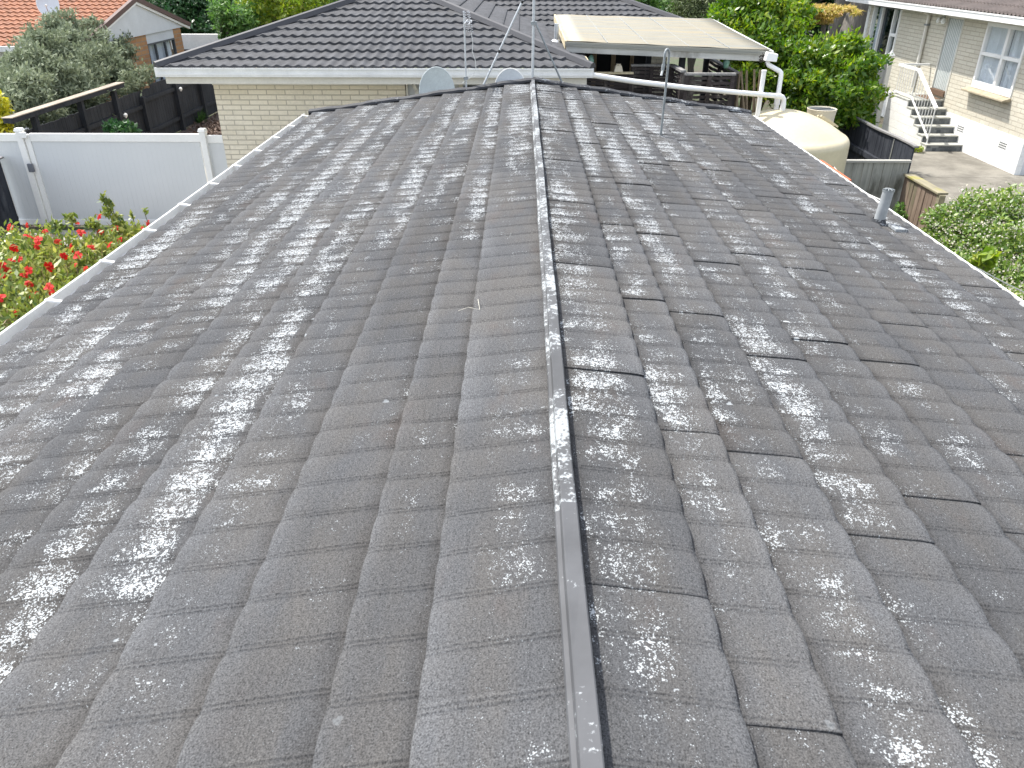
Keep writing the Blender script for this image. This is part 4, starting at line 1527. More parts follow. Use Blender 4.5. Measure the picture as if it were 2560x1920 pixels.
wf = thing('paling_fence', 'silver grey upright board fence with pale top rail across the yard', 'fence', (6.0, 14.4, 0))
mb = MB()
x = 3.9
while x < 7.12:
    w_ = rg.uniform(0.165, 0.19)
    mb.box(x + 0.005, min(x + w_, 7.13), 14.395 + rg.uniform(-0.005, 0.005), 14.42, 0.02, 0.945)
    x += w_ + 0.004
wfo = obj('boards', mb, M['greywood'], wf)
mb = MB()
mb.box(3.85, 7.145, 14.36, 14.45, 0.948, 0.985)
obj('top_rail', mb, M['greywood_x'], wf)
bp = thing('paling_fence', 'low brown paling fence with mossy flat cap along the driveway', 'fence', (7.12, 13.6, 0))
mb = MB()
y = 13.08
while y < 14.30:
    w_ = rg.uniform(0.11, 0.15)
    mb.box(7.085 + rg.uniform(-0.006, 0.006), 7.11, y + 0.008, y + w_, 0.02, 0.715)
    y += w_ + 0.012
obj('boards', mb, M['brownwood'], bp)
mb = MB()
mb.box(7.05, 7.23, 13.02, 14.36, 0.718, 0.755)
obj('cap', mb, M['mosswood'], bp, bevel=0.005)
mb = MB()
mb.box(7.075, 7.175, 12.98, 13.075, 0, 0.716)
obj('post', mb, M['mosswood'], bp)
mb = MB()
mb.box(7.09, 7.112, 11.3, 12.97, 0.02, 0.52)
obj('boards', mb, M['brownwood'], bp)
mb = MB()
mb.box(7.06, 7.20, 11.3, 12.975, 0.522, 0.55)
obj('cap', mb, M['mosswood'], bp)

cl = MB()
a, b = Vector((3.30, 7.0, 2.30)), Vector((5.62, 14.33, 1.02))
cl.tube([a.lerp(b, k / 14) - Vector((0, 0, 0.10 * math.sin(math.pi * k / 14))) for k in range(15)], 0.006, 6)
tag(obj('clothesline', cl, M['cable']), 'thin white line stretched from the right eave to the grey fence', 'line')
cl = MB()
a, b = Vector(at(2438, 668, Y=5.0)), Vector(at(2760, 800, Y=6.2))
cl.tube([a.lerp(b, k / 10) - Vector((0, 0, 0.04 * math.sin(math.pi * k / 10))) for k in range(11)], 0.004, 6)
tag(obj('service_wire', cl, M['cable']), 'thin wire leaving the right eave over the flowering hedge', 'wire')
cl = MB()
cl.tube([(3.16, 4.52, 2.33), (3.24, 4.53, 2.345), (4.1, 4.62, 2.36)], 0.022, 10)
tag(obj('wall_conduit', cl, M['pvc']), 'short white pipe poking out from the near right eave', 'pipe')
cl = MB()
oa, ob = Vector(at(2050, 402, Y=10.6)), Vector(at(2122, 452, Y=8.8))
cl.bar(oa - Vector((0, 0, 0.09)), ob - Vector((0, 0, 0.09)), 0.06, 0.2)
cl.bar(Vector((oa.x, oa.y, 0)), oa - Vector((0, 0, 0.19)), 0.06, 0.06, up=(0, 1, 0))
cl.bar(Vector((ob.x, ob.y, 0)), ob - Vector((0, 0, 0.19)), 0.06, 0.06, up=(0, 1, 0))
tag(obj('trestle', cl, M['orange']), 'orange painted trestle rail just outside the right eave', 'trestle')

# ================================================================== right house
HX = 10.96
rh = thing('brick_house', 'pale brick house with white base, steps and brown roof on the right', 'house', (13.5, 22.0, 0))
EZ2 = 3.10
holes = [(18.30, 20.02, 1.48, 2.90), (21.13, 21.95, 1.06, 2.90), (24.72, 26.70, 0.95, 2.97)]


def holed(mb, x0, x1, ya, yb, za, zb, hs):
    cy = sorted({ya, yb, *[h[0] for h in hs], *[h[1] for h in hs]})
    cz = sorted({za, zb, *[h[2] for h in hs], *[h[3] for h in hs]})
    for i in range(len(cy) - 1):
        for j in range(len(cz) - 1):
            my, mz = (cy[i] + cy[i + 1]) / 2, (cz[j] + cz[j + 1]) / 2
            if any(h[0] < my < h[1] and h[2] < mz < h[3] for h in hs):
                continue
            mb.box(x0, x1, cy[i], cy[i + 1], cz[j], cz[j + 1])


mb = MB()
holed(mb, HX, HX + 0.11, 17.34, 27.0, 0.76, EZ2, holes)
obj('brick_wall', mb, M['brick_pale'], rh)
mb = MB()
mb.box(HX + 0.11, 20.0, 17.34, 17.45, 0.76, EZ2)
obj('end_wall', mb, M['brick_pale_x'], rh)
mb = MB()
mb.box(HX - 0.02, HX + 0.11, 17.32, 27.02, 0, 0.758)
bs = obj('foundation', mb, M['block_base'], rh)
mb = MB()
mb.box(HX + 0.111, 20.0, 17.32, 17.46, 0, 0.758)
obj('end_foundation', mb, M['greywall'], rh)  # grey against the white side: the end's shade put into its colour
for i, yv in enumerate((19.98, 18.05)):
    mb = MB()
    for k in range(3):
        for j in range(5):
            y0 = yv - 0.15 + j * 0.062
            mb.box(HX - 0.024, HX - 0.0205, y0, y0 + 0.045, 0.43 + k * 0.05, 0.455 + k * 0.05)
    obj('foundation_vent', mb, M['lid'], bs)
mb = MB()
mb.box(HX - 0.62, HX - 0.60, 15.5, 27.6, EZ2 - 0.10, EZ2 + 0.045)
mb.box(HX - 0.60, HX - 0.48, 15.5, 27.6, EZ2 - 0.10, EZ2 - 0.085)
mb.box(HX - 0.635, HX - 0.62, 15.5, 27.6, EZ2 + 0.02, EZ2 + 0.05)
obj('gutter', mb, M['gutter'], rh)
mb = MB()
mb.box(HX - 0.48, HX - 0.455, 15.5, 27.6, EZ2 - 0.12, EZ2 + 0.03)
mb.box(HX - 0.455, HX + 0.12, 15.5, 27.6, EZ2 - 0.10, EZ2 - 0.075)
obj('fascia', mb, M['white'], rh)
mb = MB()
mb.box(HX - 0.03, HX, 17.34, 27.0, EZ2 - 0.20, EZ2 - 0.101)
obj('frieze', mb, M['offwhite'], rh)
mb = MB()
tslope(mb, (HX - 0.56, 15.4, EZ2 + 0.05), (0, 1, 0), (1, 0, 0), 0.30, 5.5, lambda d: 0, lambda d: 12.3, 0.36, 0.155, 0.034, 0.03, 8)
obj('roof', mb, M['brownroof'], rh, True)
mb = MB()
mb.box(HX - 0.03, HX + 0.10, 26.95, 27.12, 0.0, EZ2 - 0.2)
obj('corner_trim', mb, M['white'], rh)
mb = MB()
mb.box(HX + 0.9, HX + 0.95, 17.5, 27.0, 0.5, 3.1)
obj('inner_wall', mb, M['curtain_dk'], rh)


def curtain(ya, yb, za, zb, xx, mat, parent, folds=8, bot=None):
    mb = MB()
    n = folds * 8
    for k in range(n + 1):
        u = k / n
        y = ya + (yb - ya) * u
        x = xx + 0.035 * math.sin(u * folds * 6.28) + 0.012 * math.sin(u * folds * 15.1 + 1)
        z0 = za if bot is None else za + (bot - za) * u
        mb.v += [(x, y, z0), (x, y, zb)]
    for k in range(n):
        mb.f.append((2 * k, 2 * k + 2, 2 * k + 3, 2 * k + 1))
    return obj('curtain', mb, mat, parent, True)


def frame(mb, x0, x1, ya, yb, za, zb, w_):
    mb.box(x0, x1, ya, ya + w_, za, zb)
    mb.box(x0, x1, yb - w_, yb, za, zb)
    mb.box(x0, x1, ya + w_, yb - w_, za, za + w_)
    mb.box(x0, x1, ya + w_, yb - w_, zb - w_, zb)


# window beside the driveway: four lights
mb = MB()
frame(mb, HX - 0.03, HX + 0.08, 18.30, 20.02, 1.48, 2.90, 0.075)
mb.box(HX - 0.028, HX + 0.075, 19.02, 19.12, 1.555, 2.825)
mb.box(HX - 0.033, HX + 0.075, 18.375, 19.02, 2.20, 2.275)
mb.box(HX - 0.033, HX + 0.075, 19.12, 19.945, 2.20, 2.275)
mb.box(HX - 0.036, HX + 0.07, 18.375, 19.02, 1.555, 1.63)
mb.box(HX - 0.036, HX + 0.07, 19.12, 19.945, 1.555, 1.63)
wn_ = obj('window', mb, M['white'], rh, bevel=0.004)
mb = MB()
mb.box(HX + 0.035, HX + 0.041, 18.375, 19.945, 1.63, 2.825)
obj('pane', mb, M['glass'], wn_)
curtain(19.12, 19.95, 1.5, 2.83, HX + 0.105, M['curtain'], wn_, 7)
curtain(18.38, 18.72, 1.5, 2.83, HX + 0.105, M['curtain'], wn_, 4)
curtain(18.74, 19.06, 1.5, 2.83, HX + 0.14, M['curtain'], wn_, 3)
mb = MB()
mb.bar((HX + 0.12, 19.05, 2.05), (HX + 0.12, 18.45, 1.60), 0.02, 0.05)
mb.bar((HX + 0.10, 19.9, 2.02), (HX + 0.10, 19.3, 1.95), 0.012, 0.022)
obj('stay_bar', mb, M['white'], wn_)
mb = MB()
mb.hexa([(HX - 0.20, 18.25, 1.385), (HX - 0.02, 18.25, 1.40), (HX - 0.02, 20.12, 1.40), (HX - 0.20, 20.12, 1.385)],
        [(HX - 0.20, 18.25, 1.425), (HX - 0.02, 18.25, 1.475), (HX - 0.02, 20.12, 1.475), (HX - 0.20, 20.12, 1.425)])
obj('sill', mb, M['stone'], wn_, bevel=0.008)
# far window: casement with open dark centre and blue-grey curtains
mb = MB()
frame(mb, HX - 0.03, HX + 0.08, 24.72, 26.70, 0.95, 2.97, 0.075)
for ym in (25.15, 25.98):
    mb.box(HX - 0.028, HX + 0.075, ym, ym + 0.06, 1.025, 2.895)
mb.box(HX - 0.033, HX + 0.075, 24.795, 25.15, 2.18, 2.26)
mb.box(HX - 0.033, HX + 0.075, 24.795, 25.15, 1.52, 1.60)
mb.box(HX - 0.033, HX + 0.075, 25.21, 25.98, 1.52, 1.60)
w3 = obj('window', mb, M['white'], rh)
mb = MB()
mb.box(HX + 0.035, HX + 0.041, 24.795, 25.15, 1.025, 2.895)
mb.box(HX + 0.035, HX + 0.041, 26.04, 26.625, 1.025, 2.895)
obj('pane', mb, M['glass'], w3)
mb = MB()
mb.box(HX + 0.036, HX + 0.042, 25.21, 25.98, 1.60, 2.895)
obj('pane', mb, M['glass_dk'], w3)
curtain(26.05, 26.65, 1.0, 2.92, HX + 0.18, M['curtain'], w3, 5)
curtain(25.75, 26.03, 1.0, 2.92, HX + 0.25, M['curtain_dk'], w3, 3)
curtain(24.8, 24.95, 1.0, 2.92, HX + 0.2, M['curtain'], w3, 2)
# door
mb = MB()
nb_ = 9
for k in range(nb_):
    y0 = 21.16 + k * (0.76 / nb_)
    mb.box(HX + 0.012, HX + 0.055, y0 + 0.006, y0 + 0.76 / nb_ - 0.006, 1.20, 2.86)
mb.box(HX + 0.02, HX + 0.05, 21.16, 21.92, 1.19, 2.87)
dr = obj('door', mb, M['doorgrey'], rh)
mb = MB()
for k in range(1, nb_):
    y0 = 21.16 + k * (0.76 / nb_)
    mb.box(HX + 0.004, HX + 0.0195, y0 - 0.007, y0 + 0.007, 1.205, 2.855)
obj('batten', mb, M['white'], dr)
mb = MB()
mb.box(HX - 0.02, HX + 0.09, 21.13, 21.158, 1.06, 2.90)
mb.box(HX - 0.02, HX + 0.09, 21.922, 21.95, 1.06, 2.90)
mb.box(HX - 0.02, HX + 0.09, 21.158, 21.922, 2.872, 2.90)
obj('door_frame', mb, M['offwhite'], dr)
mb = MB()
mb.box(HX - 0.06, HX + 0.07, 21.158, 21.922, 1.06, 1.188)
obj('door_step', mb, M['mat'], dr)
# downpipe on the wall
mb = MB()
mb.tube([(HX - 0.06, 22.93, 1.05), (HX - 0.06, 22.93, 2.86), (HX - 0.3, 22.93, 3.0)], 0.042, 12)
dpp = obj('wall_downpipe', mb, M['offwhite'], rh, True)
mb = MB()
mb.box(HX - 0.11, HX, 22.86, 23.0, 2.62, 2.66)
obj('pipe_clip', mb, M['galv_dull'], dpp)
# twin floodlight
fl = thing('floodlight', 'twin bulb floodlight under the eave beside the grey door', 'light', (HX - 0.05, 22.1, 2.95))
mb = MB()
mb.box(HX - 0.10, HX - 0.03, 22.04, 22.16, 2.90, 2.98)
obj('base', mb, M['offwhite'], fl)
for s_ in (-1, 1):
    mb = MB()
    c_ = Vector((HX - 0.12, 22.1 + s_ * 0.13, 2.80))
    mb.tube([(HX - 0.06, 22.1 + s_ * 0.04, 2.90), tuple(c_)], 0.02, 8)
    h_ = obj('lamp_arm', mb, M['galv_dull'], fl)
    mb = MB()
    mb.lathe([(0.02, 0.06), (0.05, 0.02), (0.062, -0.03), (0.04, -0.07), (0.01, -0.08)], tuple(c_), 14)
    obj('bulb', mb, M['lamp_glass'], fl, True)
# steps
stp = thing('front_steps', 'six grey mosaic-tiled steps with white sides climbing to the grey door', 'steps', (10.5, 20.8, 0))
nst, rise, run, y0s = 6, 0.166, 0.295, 19.69
mb = MB()
mbt = MB()
mbr = MB()
for k in range(nst):
    ya_ = y0s + k * run
    yb_ = y0s + (k + 1) * run if k < nst - 1 else 22.35
    zt = (k + 1) * rise
    mb.box(10.05, HX - 0.022, ya_ + 0.012, yb_ + (0.012 if k < nst - 1 else 0), 0, zt - 0.03)
    mbr.box(10.075, HX - 0.024, ya_, ya_ + 0.011, k * rise + 0.002, zt - 0.032)
    mbt.box(10.04, HX - 0.023, ya_ - 0.018, yb_ - (0.0 if k < nst - 1 else 0) + (0.011 if k < nst - 1 else 0.0), zt - 0.0295, zt)
obj('side_block', mb, M['block_white'], stp)
obj('riser_tiles', mbr, M['step_tile'], stp)
obj('treads', mbt, M['tread'], stp)
mb = MB()
mb.box(10.55, 10.9, 21.2, 21.9, nst * rise + 0.001, nst * rise + 0.015)
tag(obj('doormat', mb, M['mat']), 'small brown doormat at the foot of the grey door', 'doormat')
# handrail
hr = thing('handrail', 'white metal handrail with thin balusters along the tiled steps', 'railing', (10.12, 21.0, 0.2))
A, B, C_ = Vector((10.12, 19.78, 1.00)), Vector((10.12, 21.14, 1.72)), Vector((10.12, 22.30, 1.72))
mb = MB()
mb.bar(A, B + Vector((0, 0.02, 0.01)), 0.055, 0.075)
mb.bar(B, C_, 0.05, 0.06)
mb.bar(C_, Vector((HX - 0.03, 22.30, 1.72)), 0.05, 0.05)
obj('top_rail', mb, M['white'], hr)
mb = MB()
A2, B2, C2 = Vector((10.12, 19.83, 0.28)), Vector((10.12, 21.20, 1.06)), Vector((10.12, 22.30, 1.06))
mb.bar(A2, B2, 0.03, 0.04)
mb.bar(B2, C2, 0.03, 0.04)
obj('bottom_rail', mb, M['white'], hr)
for (ya_, yb_, n) in ((19.83, 21.17, 9), (21.2, 22.3, 8)):
    for k in range(n):
        y = ya_ + (yb_ - ya_) * k / n
        if ya_ < 20:
            u = (y - 19.83) / 1.37
            z0, z1 = A2.z + (B2.z - A2.z) * u, A.z + (B.z - A.z) * (y - 19.78) / 1.36
        else:
            z0, z1 = 1.06, 1.72
        if k == 0 and ya_ < 20:
            z0 = 0.166
        mb = MB()
        r0 = 0.014 if (k == 0) else 0.0085
        mb.tube([(10.12, y, z0), (10.12, y, z1)], r0, 6)
        obj('baluster', mb, M['white'], hr)
# post and grey fence behind the steps
bf = thing('paling_fence', 'tall pale grey board fence with white pointed post beside the steps', 'fence', (9.3, 22.5, 0))
mb = MB()
x = 7.4
while x < 9.84:
    mb.box(x + 0.004, x + 0.176, 22.50 + rg.uniform(-0.005, 0.005), 22.525, 0.02, 1.80)
    x += 0.18
obj('boards', mb, wood('pale_grey_boards', (0.26, 0.26, 0.25), (0.40, 0.40, 0.38), 'z'), bf)
mb = MB()
mb.box(9.87, 9.98, 22.42, 22.53, 0, 1.92)
pst = obj('post', mb, M['offwhite'], bf)
mb = MB()
mb.hexa([(9.845, 22.395, 1.921), (10.005, 22.395, 1.921), (10.005, 22.555, 1.921), (9.845, 22.555, 1.921)], [(9.87, 22.42, 1.97), (9.98, 22.42, 1.97), (9.98, 22.53, 1.97), (9.87, 22.53, 1.97)])
mb.hexa([(9.885, 22.435, 1.971), (9.965, 22.435, 1.971), (9.965, 22.515, 1.971), (9.885, 22.515, 1.971)], [(9.92, 22.47, 2.06), (9.93, 22.47, 2.06), (9.93, 22.48, 2.06), (9.92, 22.48, 2.06)])
obj('finial', mb, M['white'], pst)

# ================================================================== orange-roofed house, far left
oh = thing('tiled_house', 'terracotta tiled house with white gable and tan brick at far left', 'house', (-15, 24, 0))
OX, OY0, OYA, OY1, OZ, OZA = -11.0, 20.6, 24.1, 27.6, 2.27, 3.16
op = (OZA - OZ) / (OYA - OY0)
mb = MB()
tslope(mb, (-26.0, OY0, OZ), (1, 0, 0), (0, 1, 0), op, OYA - OY0, lambda d: 0, lambda d: 26.0 + OX + 0.1, 0.30, 0.19, 0.02, 0.035, 9)
obj('front_slope', mb, M['terracotta'], oh, True)
mb = MB()
mb.quad((-26, OY1, OZ), (-26, OYA, OZA), (OX + 0.1, OYA, OZA), (OX + 0.1, OY1, OZ))
obj('back_slope', mb, M['terracotta'], oh)
for (ya_, za, yb_, zb) in ((OY0 - 0.05, OZ - 0.02, OYA, OZA), (OY1 + 0.05, OZ - 0.02, OYA, OZA)):
    mb = MB()
    mb.bar((OX + 0.10, ya_, za + 0.03), (OX + 0.10, yb_, zb + 0.03), 0.10, 0.12)
    obj('barge', mb, M['brownbarge'], oh)
    mb = MB()
    mb.bar((OX + 0.075, ya_, za - 0.07), (OX + 0.075, yb_, zb - 0.07), 0.06, 0.07)
    obj('barge_trim', mb, M['white'], oh)
mb = MB()
mb.hexa([(OX, OY0, OZ - 0.03), (OX, OY1, OZ - 0.03), (OX, OYA, OZA - 0.05)][::-1], [(OX + 0.05, OY0, OZ - 0.03), (OX + 0.05, OY1, OZ - 0.03), (OX + 0.05, OYA, OZA - 0.05)][::-1])
obj('gable', mb, M['greywall'], oh)
mb = MB()
holed(mb, OX - 0.12, OX - 0.005, OY0 + 0.5, OY1 - 0.5, 0, OZ - 0.03, [(24.5, 26.5, 0.6, OZ - 0.03)])
obj('brick_wall', mb, M['brick_tan'], oh)
mb = MB()
mb.box(OX - 0.06, OX - 0.01, 24.5, 26.5, 1.98, OZ - 0.035)
obj('lintel_panel', mb, M['greywall'], oh)
mb = MB()
frame(mb, OX - 0.08, OX - 0.004, 24.5, 26.5, 0.6, 1.98, 0.05)
for ym in (25.05, 25.75):
    mb.box(OX - 0.07, OX - 0.008, ym, ym + 0.06, 0.65, 1.93)
mb.box(OX - 0.072, OX - 0.009, 24.55, 25.05, 1.18, 1.24)
ow = obj('window', mb, M['lid'], oh)
mb = MB()
mb.box(OX - 0.05, OX - 0.044, 24.55, 26.45, 0.65, 1.93)
obj('pane', mb, M['glass'], ow)
curtain(24.56, 26.44, 0.66, 1.93, OX - 0.16, M['curtain'], ow, 14)
mb = MB()
mb.box(-26, OX - 0.3, OY0 + 0.5, OY0 + 0.62, 0, OZ - 0.05)
obj('front_wall', mb, M['white'], oh)
mb = MB()
mb.box(-26, OX + 0.06, OY0 - 0.12, OY0 - 0.01, OZ - 0.10, OZ + 0.02)
obj('gutter', mb, M['gutter'], oh)
mb = MB()
mb.box(-25, OX - 0.4, OY1 - 0.62, OY1 - 0.5, 0, OZ - 0.03)
obj('rear_wall', mb, M['brick_tan'], oh)
od = dish('satellite_dish', 'white satellite dish standing on the orange tiled roof', (-12.75, 22.9, 3.12), 0.27, 0.34, M['dish_lt'], M['white'], (0.35, -0.9, 0.3))
od.pop('group', None)
for ch in od.children:
    if ch.name.startswith('mount'):
        bpy.data.objects.remove(ch)
mb = MB()
mb.tube([(-12.75, 23.0, 3.1), (-12.75, 23.05, 2.7)], 0.02, 8)
obj('mount', mb, M['galv'], od)

# rear block wall
bw = MB()
bw.box(-16, -9.4, 33.0, 33.2, 0.3, 1.55)
tag(obj('block_wall', bw, M['white_block']), 'pale block wall under the trees beyond the orange house', 'wall')
bw = MB()
bw.box(-16, -9.2, 32.0, 32.06, 0.0, 1.1)
tag(obj('board_fence', bw, M['blackwood']), 'black board fence in front of the pale block wall', 'fence')

# ================================================================== plants
def clump_px(lst):
    out = []
    for (u, v, Y, r) in lst:
        p = at(u, v, Y=Y)
        rr = r if isinstance(r, tuple) else (r, r, r)
        out.append((p, rr))
    return out


def bush(name, label, cat, base, clumps, mat, n, size, aspect, barkmat, r0, group=None, shell=0.55, jit=0.35, foliage='foliage', extra=None, up=0.4):
    t_ = thing(name, label, cat, (base[0], base[1], 0), group)
    leaves(foliage, mat, clumps, n, size, aspect, t_, shell, 0.0, up, jit)
    mb = branches((base[0], base[1], 0.0), [(c[0][0], c[0][1], c[0][2] + c[1][2] * 0.3) for c in clumps], r0)
    obj('stems', mb, barkmat, t_)
    return t_


# silver-leaved bush behind the black fence
cl_ = []
for (u, v, X, r) in ((28, 215, -10.9, 0.62), (115, 125, -10.9, 0.62), (60, 225, -10.4, 0.7), (150, 220, -10.4, 0.85), (160, 100, -11.2, 0.55), (232, 108, -11.0, 0.55), (250, 165, -10.6, 0.72), (20, 265, -10.3, 0.6),
                     (90, 280, -10.1, 0.6), (190, 250, -10.1, 0.6), (292, 185, -10.2, 0.55), (165, 55, -11.4, 0.36), (285, 95, -11.2, 0.42), (8, 235, -10.8, 0.55), (215, 215, -10.3, 0.7), (228, 66, -11.2, 0.36), (300, 130, -10.8, 0.45),
                     (80, 165, -10.7, 0.6), (180, 160, -10.7, 0.75), (88, 105, -11.2, 0.38), (130, 60, -11.4, 0.3), (265, 75, -11.3, 0.32), (35, 160, -11.0, 0.35)):
    cl_.append((at(u, v, X=X), (r * 0.8, r, r * 0.72)))
bush('olive_bush', 'big silver grey leafy bush behind the black beam fence', 'bush', (-10.9, 18.0), cl_, LEAF['silver'], 46000, 0.115, 0.36, M['bark'], 0.07, jit=0.5)
cl_ = [(at(u, v, X=-9.62), (0.16, 0.26, 0.22)) for (u, v) in ((318, 198), (350, 190), (372, 183), (308, 222), (332, 222), (340, 205))]
bush('shrub', 'loose dusty green sprigs leaning over the black fence', 'shrub', (-9.6, 19.5), cl_, LEAF['silver'], 1500, 0.11, 0.35, M['stem'], 0.03, jit=0.6)
cl_ = clump_px([(2, 262, 14.9, (0.16, 0.2, 0.2)), (4, 300, 14.8, (0.18, 0.2, 0.24)), (-40, 290, 14.9, 0.36), (12, 330, 14.7, (0.18, 0.2, 0.2))])
bush('shrub', 'yellow leaved shrub at the left edge above the white gate', 'shrub', (-9.6, 14.8), cl_, LEAF['yellow'], 1100, 0.13, 0.4, M['stem'], 0.03)
cl_ = clump_px([(285, 322, 16.6, 0.20), (322, 324, 16.6, 0.18), (304, 335, 16.4, 0.22)])
bush('garden_plant', 'leafy dark green plant growing behind the white gate', 'plant', (-8.6, 16.6), cl_, LEAF['dark'], 550, 0.14, 0.45, M['stem'], 0.02)
tf = thing('grass_tuft', 'small bright green grass tuft in the mulch by the brick corner', 'plant', (*at(497, 300, z=0.02)[:2], 0))
mb = MB()
bx_, by_, _ = at(497, 305, z=0.02)
for k in range(170):
    a = random.uniform(0, 6.28)
    r0 = random.uniform(0, 0.22)
    b0 = Vector((bx_ + math.cos(a) * r0, by_ + math.sin(a) * r0, 0.02))
    tip = b0 + Vector((math.cos(a) * 0.18, math.sin(a) * 0.18, random.uniform(0.2, 0.38)))
    sdv = Vector((-math.sin(a), math.cos(a), 0)) * 0.008
    mb.quad(b0 - sdv, b0 + sdv, tip)
obj('blades', mb, basic('grass_green', (0.06, 0.15, 0.03), 0.6, 0.4, 8), tf)

# trees beyond
def tree(label, base, trunk_h, clumps, mat, n, size, aspect=0.42, shell=0.5, jit=0.5, r0=0.16, name='tree', up=0.2):
    t_ = thing(name, label, 'tree', (base[0], base[1], 0), 'trees beyond the houses')
    leaves('crown', mat, clumps, n, size, aspect, t_, shell, 0.0, up, jit)
    mb = MB()
    top = Vector((base[0], base[1], trunk_h))
    mb.tube([(base[0], base[1], -0.1), (base[0] + 0.08, base[1], trunk_h * 0.5), tuple(top)], [r0, r0 * 0.8, r0 * 0.6], 9)
    for c in clumps:
        mid = top.lerp(Vector(c[0]), 0.5) + Vector((0, 0, 0.2))
        mb.tube([top - Vector((0, 0, 0.2)), mid, c[0]], [r0 * 0.5, r0 * 0.35, r0 * 0.12], 6)
    obj('trunk', mb, M['bark'], t_)
    return t_


def around(u, v, Y, spread, k, r, seed):
    rg_ = random.Random(seed)
    c = Vector(at(u, v, Y=Y))
    out = []
    for _ in range(k):
        q = c + Vector((rg_.uniform(-1, 1) * spread[0], rg_.uniform(-1, 1) * spread[1], rg_.uniform(-1, 1) * spread[2]))
        s_ = rg_.uniform(0.7, 1.2) * r
        out.append((tuple(q), (s_, s_, s_ * 0.8)))
    return out


tree('dark green spreading tree behind the white gable of the orange house', (-15.5, 37.5), 1.6, around(400, 10, 37.5, (2.2, 1.5, 1.5), 14, 1.05, 1), LEAF['dark'], 17000, 0.20)
tree('dark leafy tree over the pale block wall', (-12.9, 38.0), 1.5, around(500, 10, 38.0, (2.0, 1.5, 1.4), 13, 1.0, 2), LEAF['dark'], 15000, 0.20)
tree('bright green rounded young tree in front of the block wall', (-11.4, 31.5), 1.0, around(592, 62, 31.5, (0.65, 0.6, 0.55), 10, 0.48, 3), LEAF['bright'], 9000, 0.15, shell=0.4)
tree('deep green tree between the young tree and charcoal hip', (-10.8, 37.0), 1.6, around(640, 0, 37.0, (1.9, 1.4, 1.5), 12, 1.0, 4), LEAF['dark'], 13000, 0.2)
tree('yellow green feathery tree above the left charcoal hip', (-8.6, 33.0), 1.4, around(722, 22, 33.0, (1.5, 0.9, 0.7), 12, 0.62, 5), LEAF['lime'], 9500, 0.17)
tree('mid green tree just left of the charcoal roof peak', (-6.4, 35.0), 1.5, around(820, 5, 35.0, (1.5, 0.9, 0.9), 10, 0.75, 6), LEAF['bright'], 9000, 0.18)
tree('dark wide tree filling the gap behind the left trees', (-9.5, 45.0), 2.2, around(640, -30, 45.0, (6.5, 1.5, 2.2), 26, 1.5, 7), LEAF['dark'], 22000, 0.3)
tree('green leafy tree behind the charcoal wing hip', (4.3, 27.5), 1.2, around(1655, 22, 27.5, (0.8, 0.6, 0.7), 9, 0.55, 8), LEAF['bright'], 8000, 0.16)
tree('olive brown conifer behind the awning', (5.4, 26.5), 1.2, around(1740, 22, 26.5, (0.45, 0.5, 0.9), 10, 0.5, 9), LEAF['conifer'], 9500, 0.12, 0.25)
tree('dark green background tree above the awning', (5.5, 33.0), 1.6, around(1700, -15, 33.0, (3.2, 1.0, 1.2), 14, 1.0, 10), LEAF['dark'], 13000, 0.22)
tree('dark shady tree at the top behind the right house', (9.5, 33.0), 2.0, around(2070, -40, 33.0, (3.6, 1.2, 1.9), 18, 1.2, 11), LEAF['dark'], 15000, 0.24)

# glossy green shrubs right of the awning
cl_ = []
for (u, v, Y, r) in ((1840, 30, 19.6, 0.6), (1900, 40, 19.4, 0.6), (1960, 60, 19.2, 0.6), (1840, 110, 19.0, 0.6), (1900, 120, 18.8, 0.6), (1960, 130, 18.6, 0.55), (1860, 190, 18.6, 0.5), (1930, 210, 18.4, 0.5), (1985, 30, 19.6, 0.45), (1985, 190, 18.3, 0.45), (1815, 60, 20.0, 0.5), (1900, 0, 20.0, 0.55), (1950, -5, 20.0, 0.5)):
    cl_.append((at(u, v, Y=Y), (r * 0.85, r, r * 0.8)))
bush('shrub', 'tall bright green glossy shrub just right of the awning', 'shrub', (5.3, 19.0), cl_, LEAF['hedge'], 26000, 0.125, 0.42, M['bark_pale'], 0.06, jit=0.55)
cl_ = []
for (u, v, Y, r) in ((2030, 150, 18.2, 0.5), (2095, 148, 18.2, 0.5), (2140, 170, 18.0, 0.54), (2150, 235, 17.9, 0.48), (2040, 220, 17.8, 0.62), (2110, 230, 17.6, 0.65), (2140, 290, 17.9, 0.38), (2060, 280, 17.6, 0.45), (2000, 250, 17.9, 0.45), (2010, 175, 18.1, 0.5), (2130, 135, 18.3, 0.36)):
    cl_.append((at(u, v, Y=Y), (r * 0.9, r, r * 0.85)))
bush('shrub', 'big rounded glossy green shrub between water tank and brick house', 'shrub', (7.5, 18.0), cl_, LEAF['hedge'], 34000, 0.125, 0.42, M['bark_pale'], 0.06, jit=0.5)
mb = MB()
b0 = at(1860, 290, Y=16.5)
for k in range(5):
    p = Vector(at(1850 + k * 12, 300, Y=16.6 + k * 0.1))
    mb.tube([(p.x, p.y, 0), (p.x + random.uniform(-0.1, 0.1), p.y, 1.0), (p.x + random.uniform(-0.25, 0.25), p.y + 0.2, 2.2)], [0.05, 0.04, 0.02], 7)
tag(obj('forked_sapling', mb, M['bark_pale']), 'thin pale forked trunks below the shrub beside the dark screen', 'sapling')
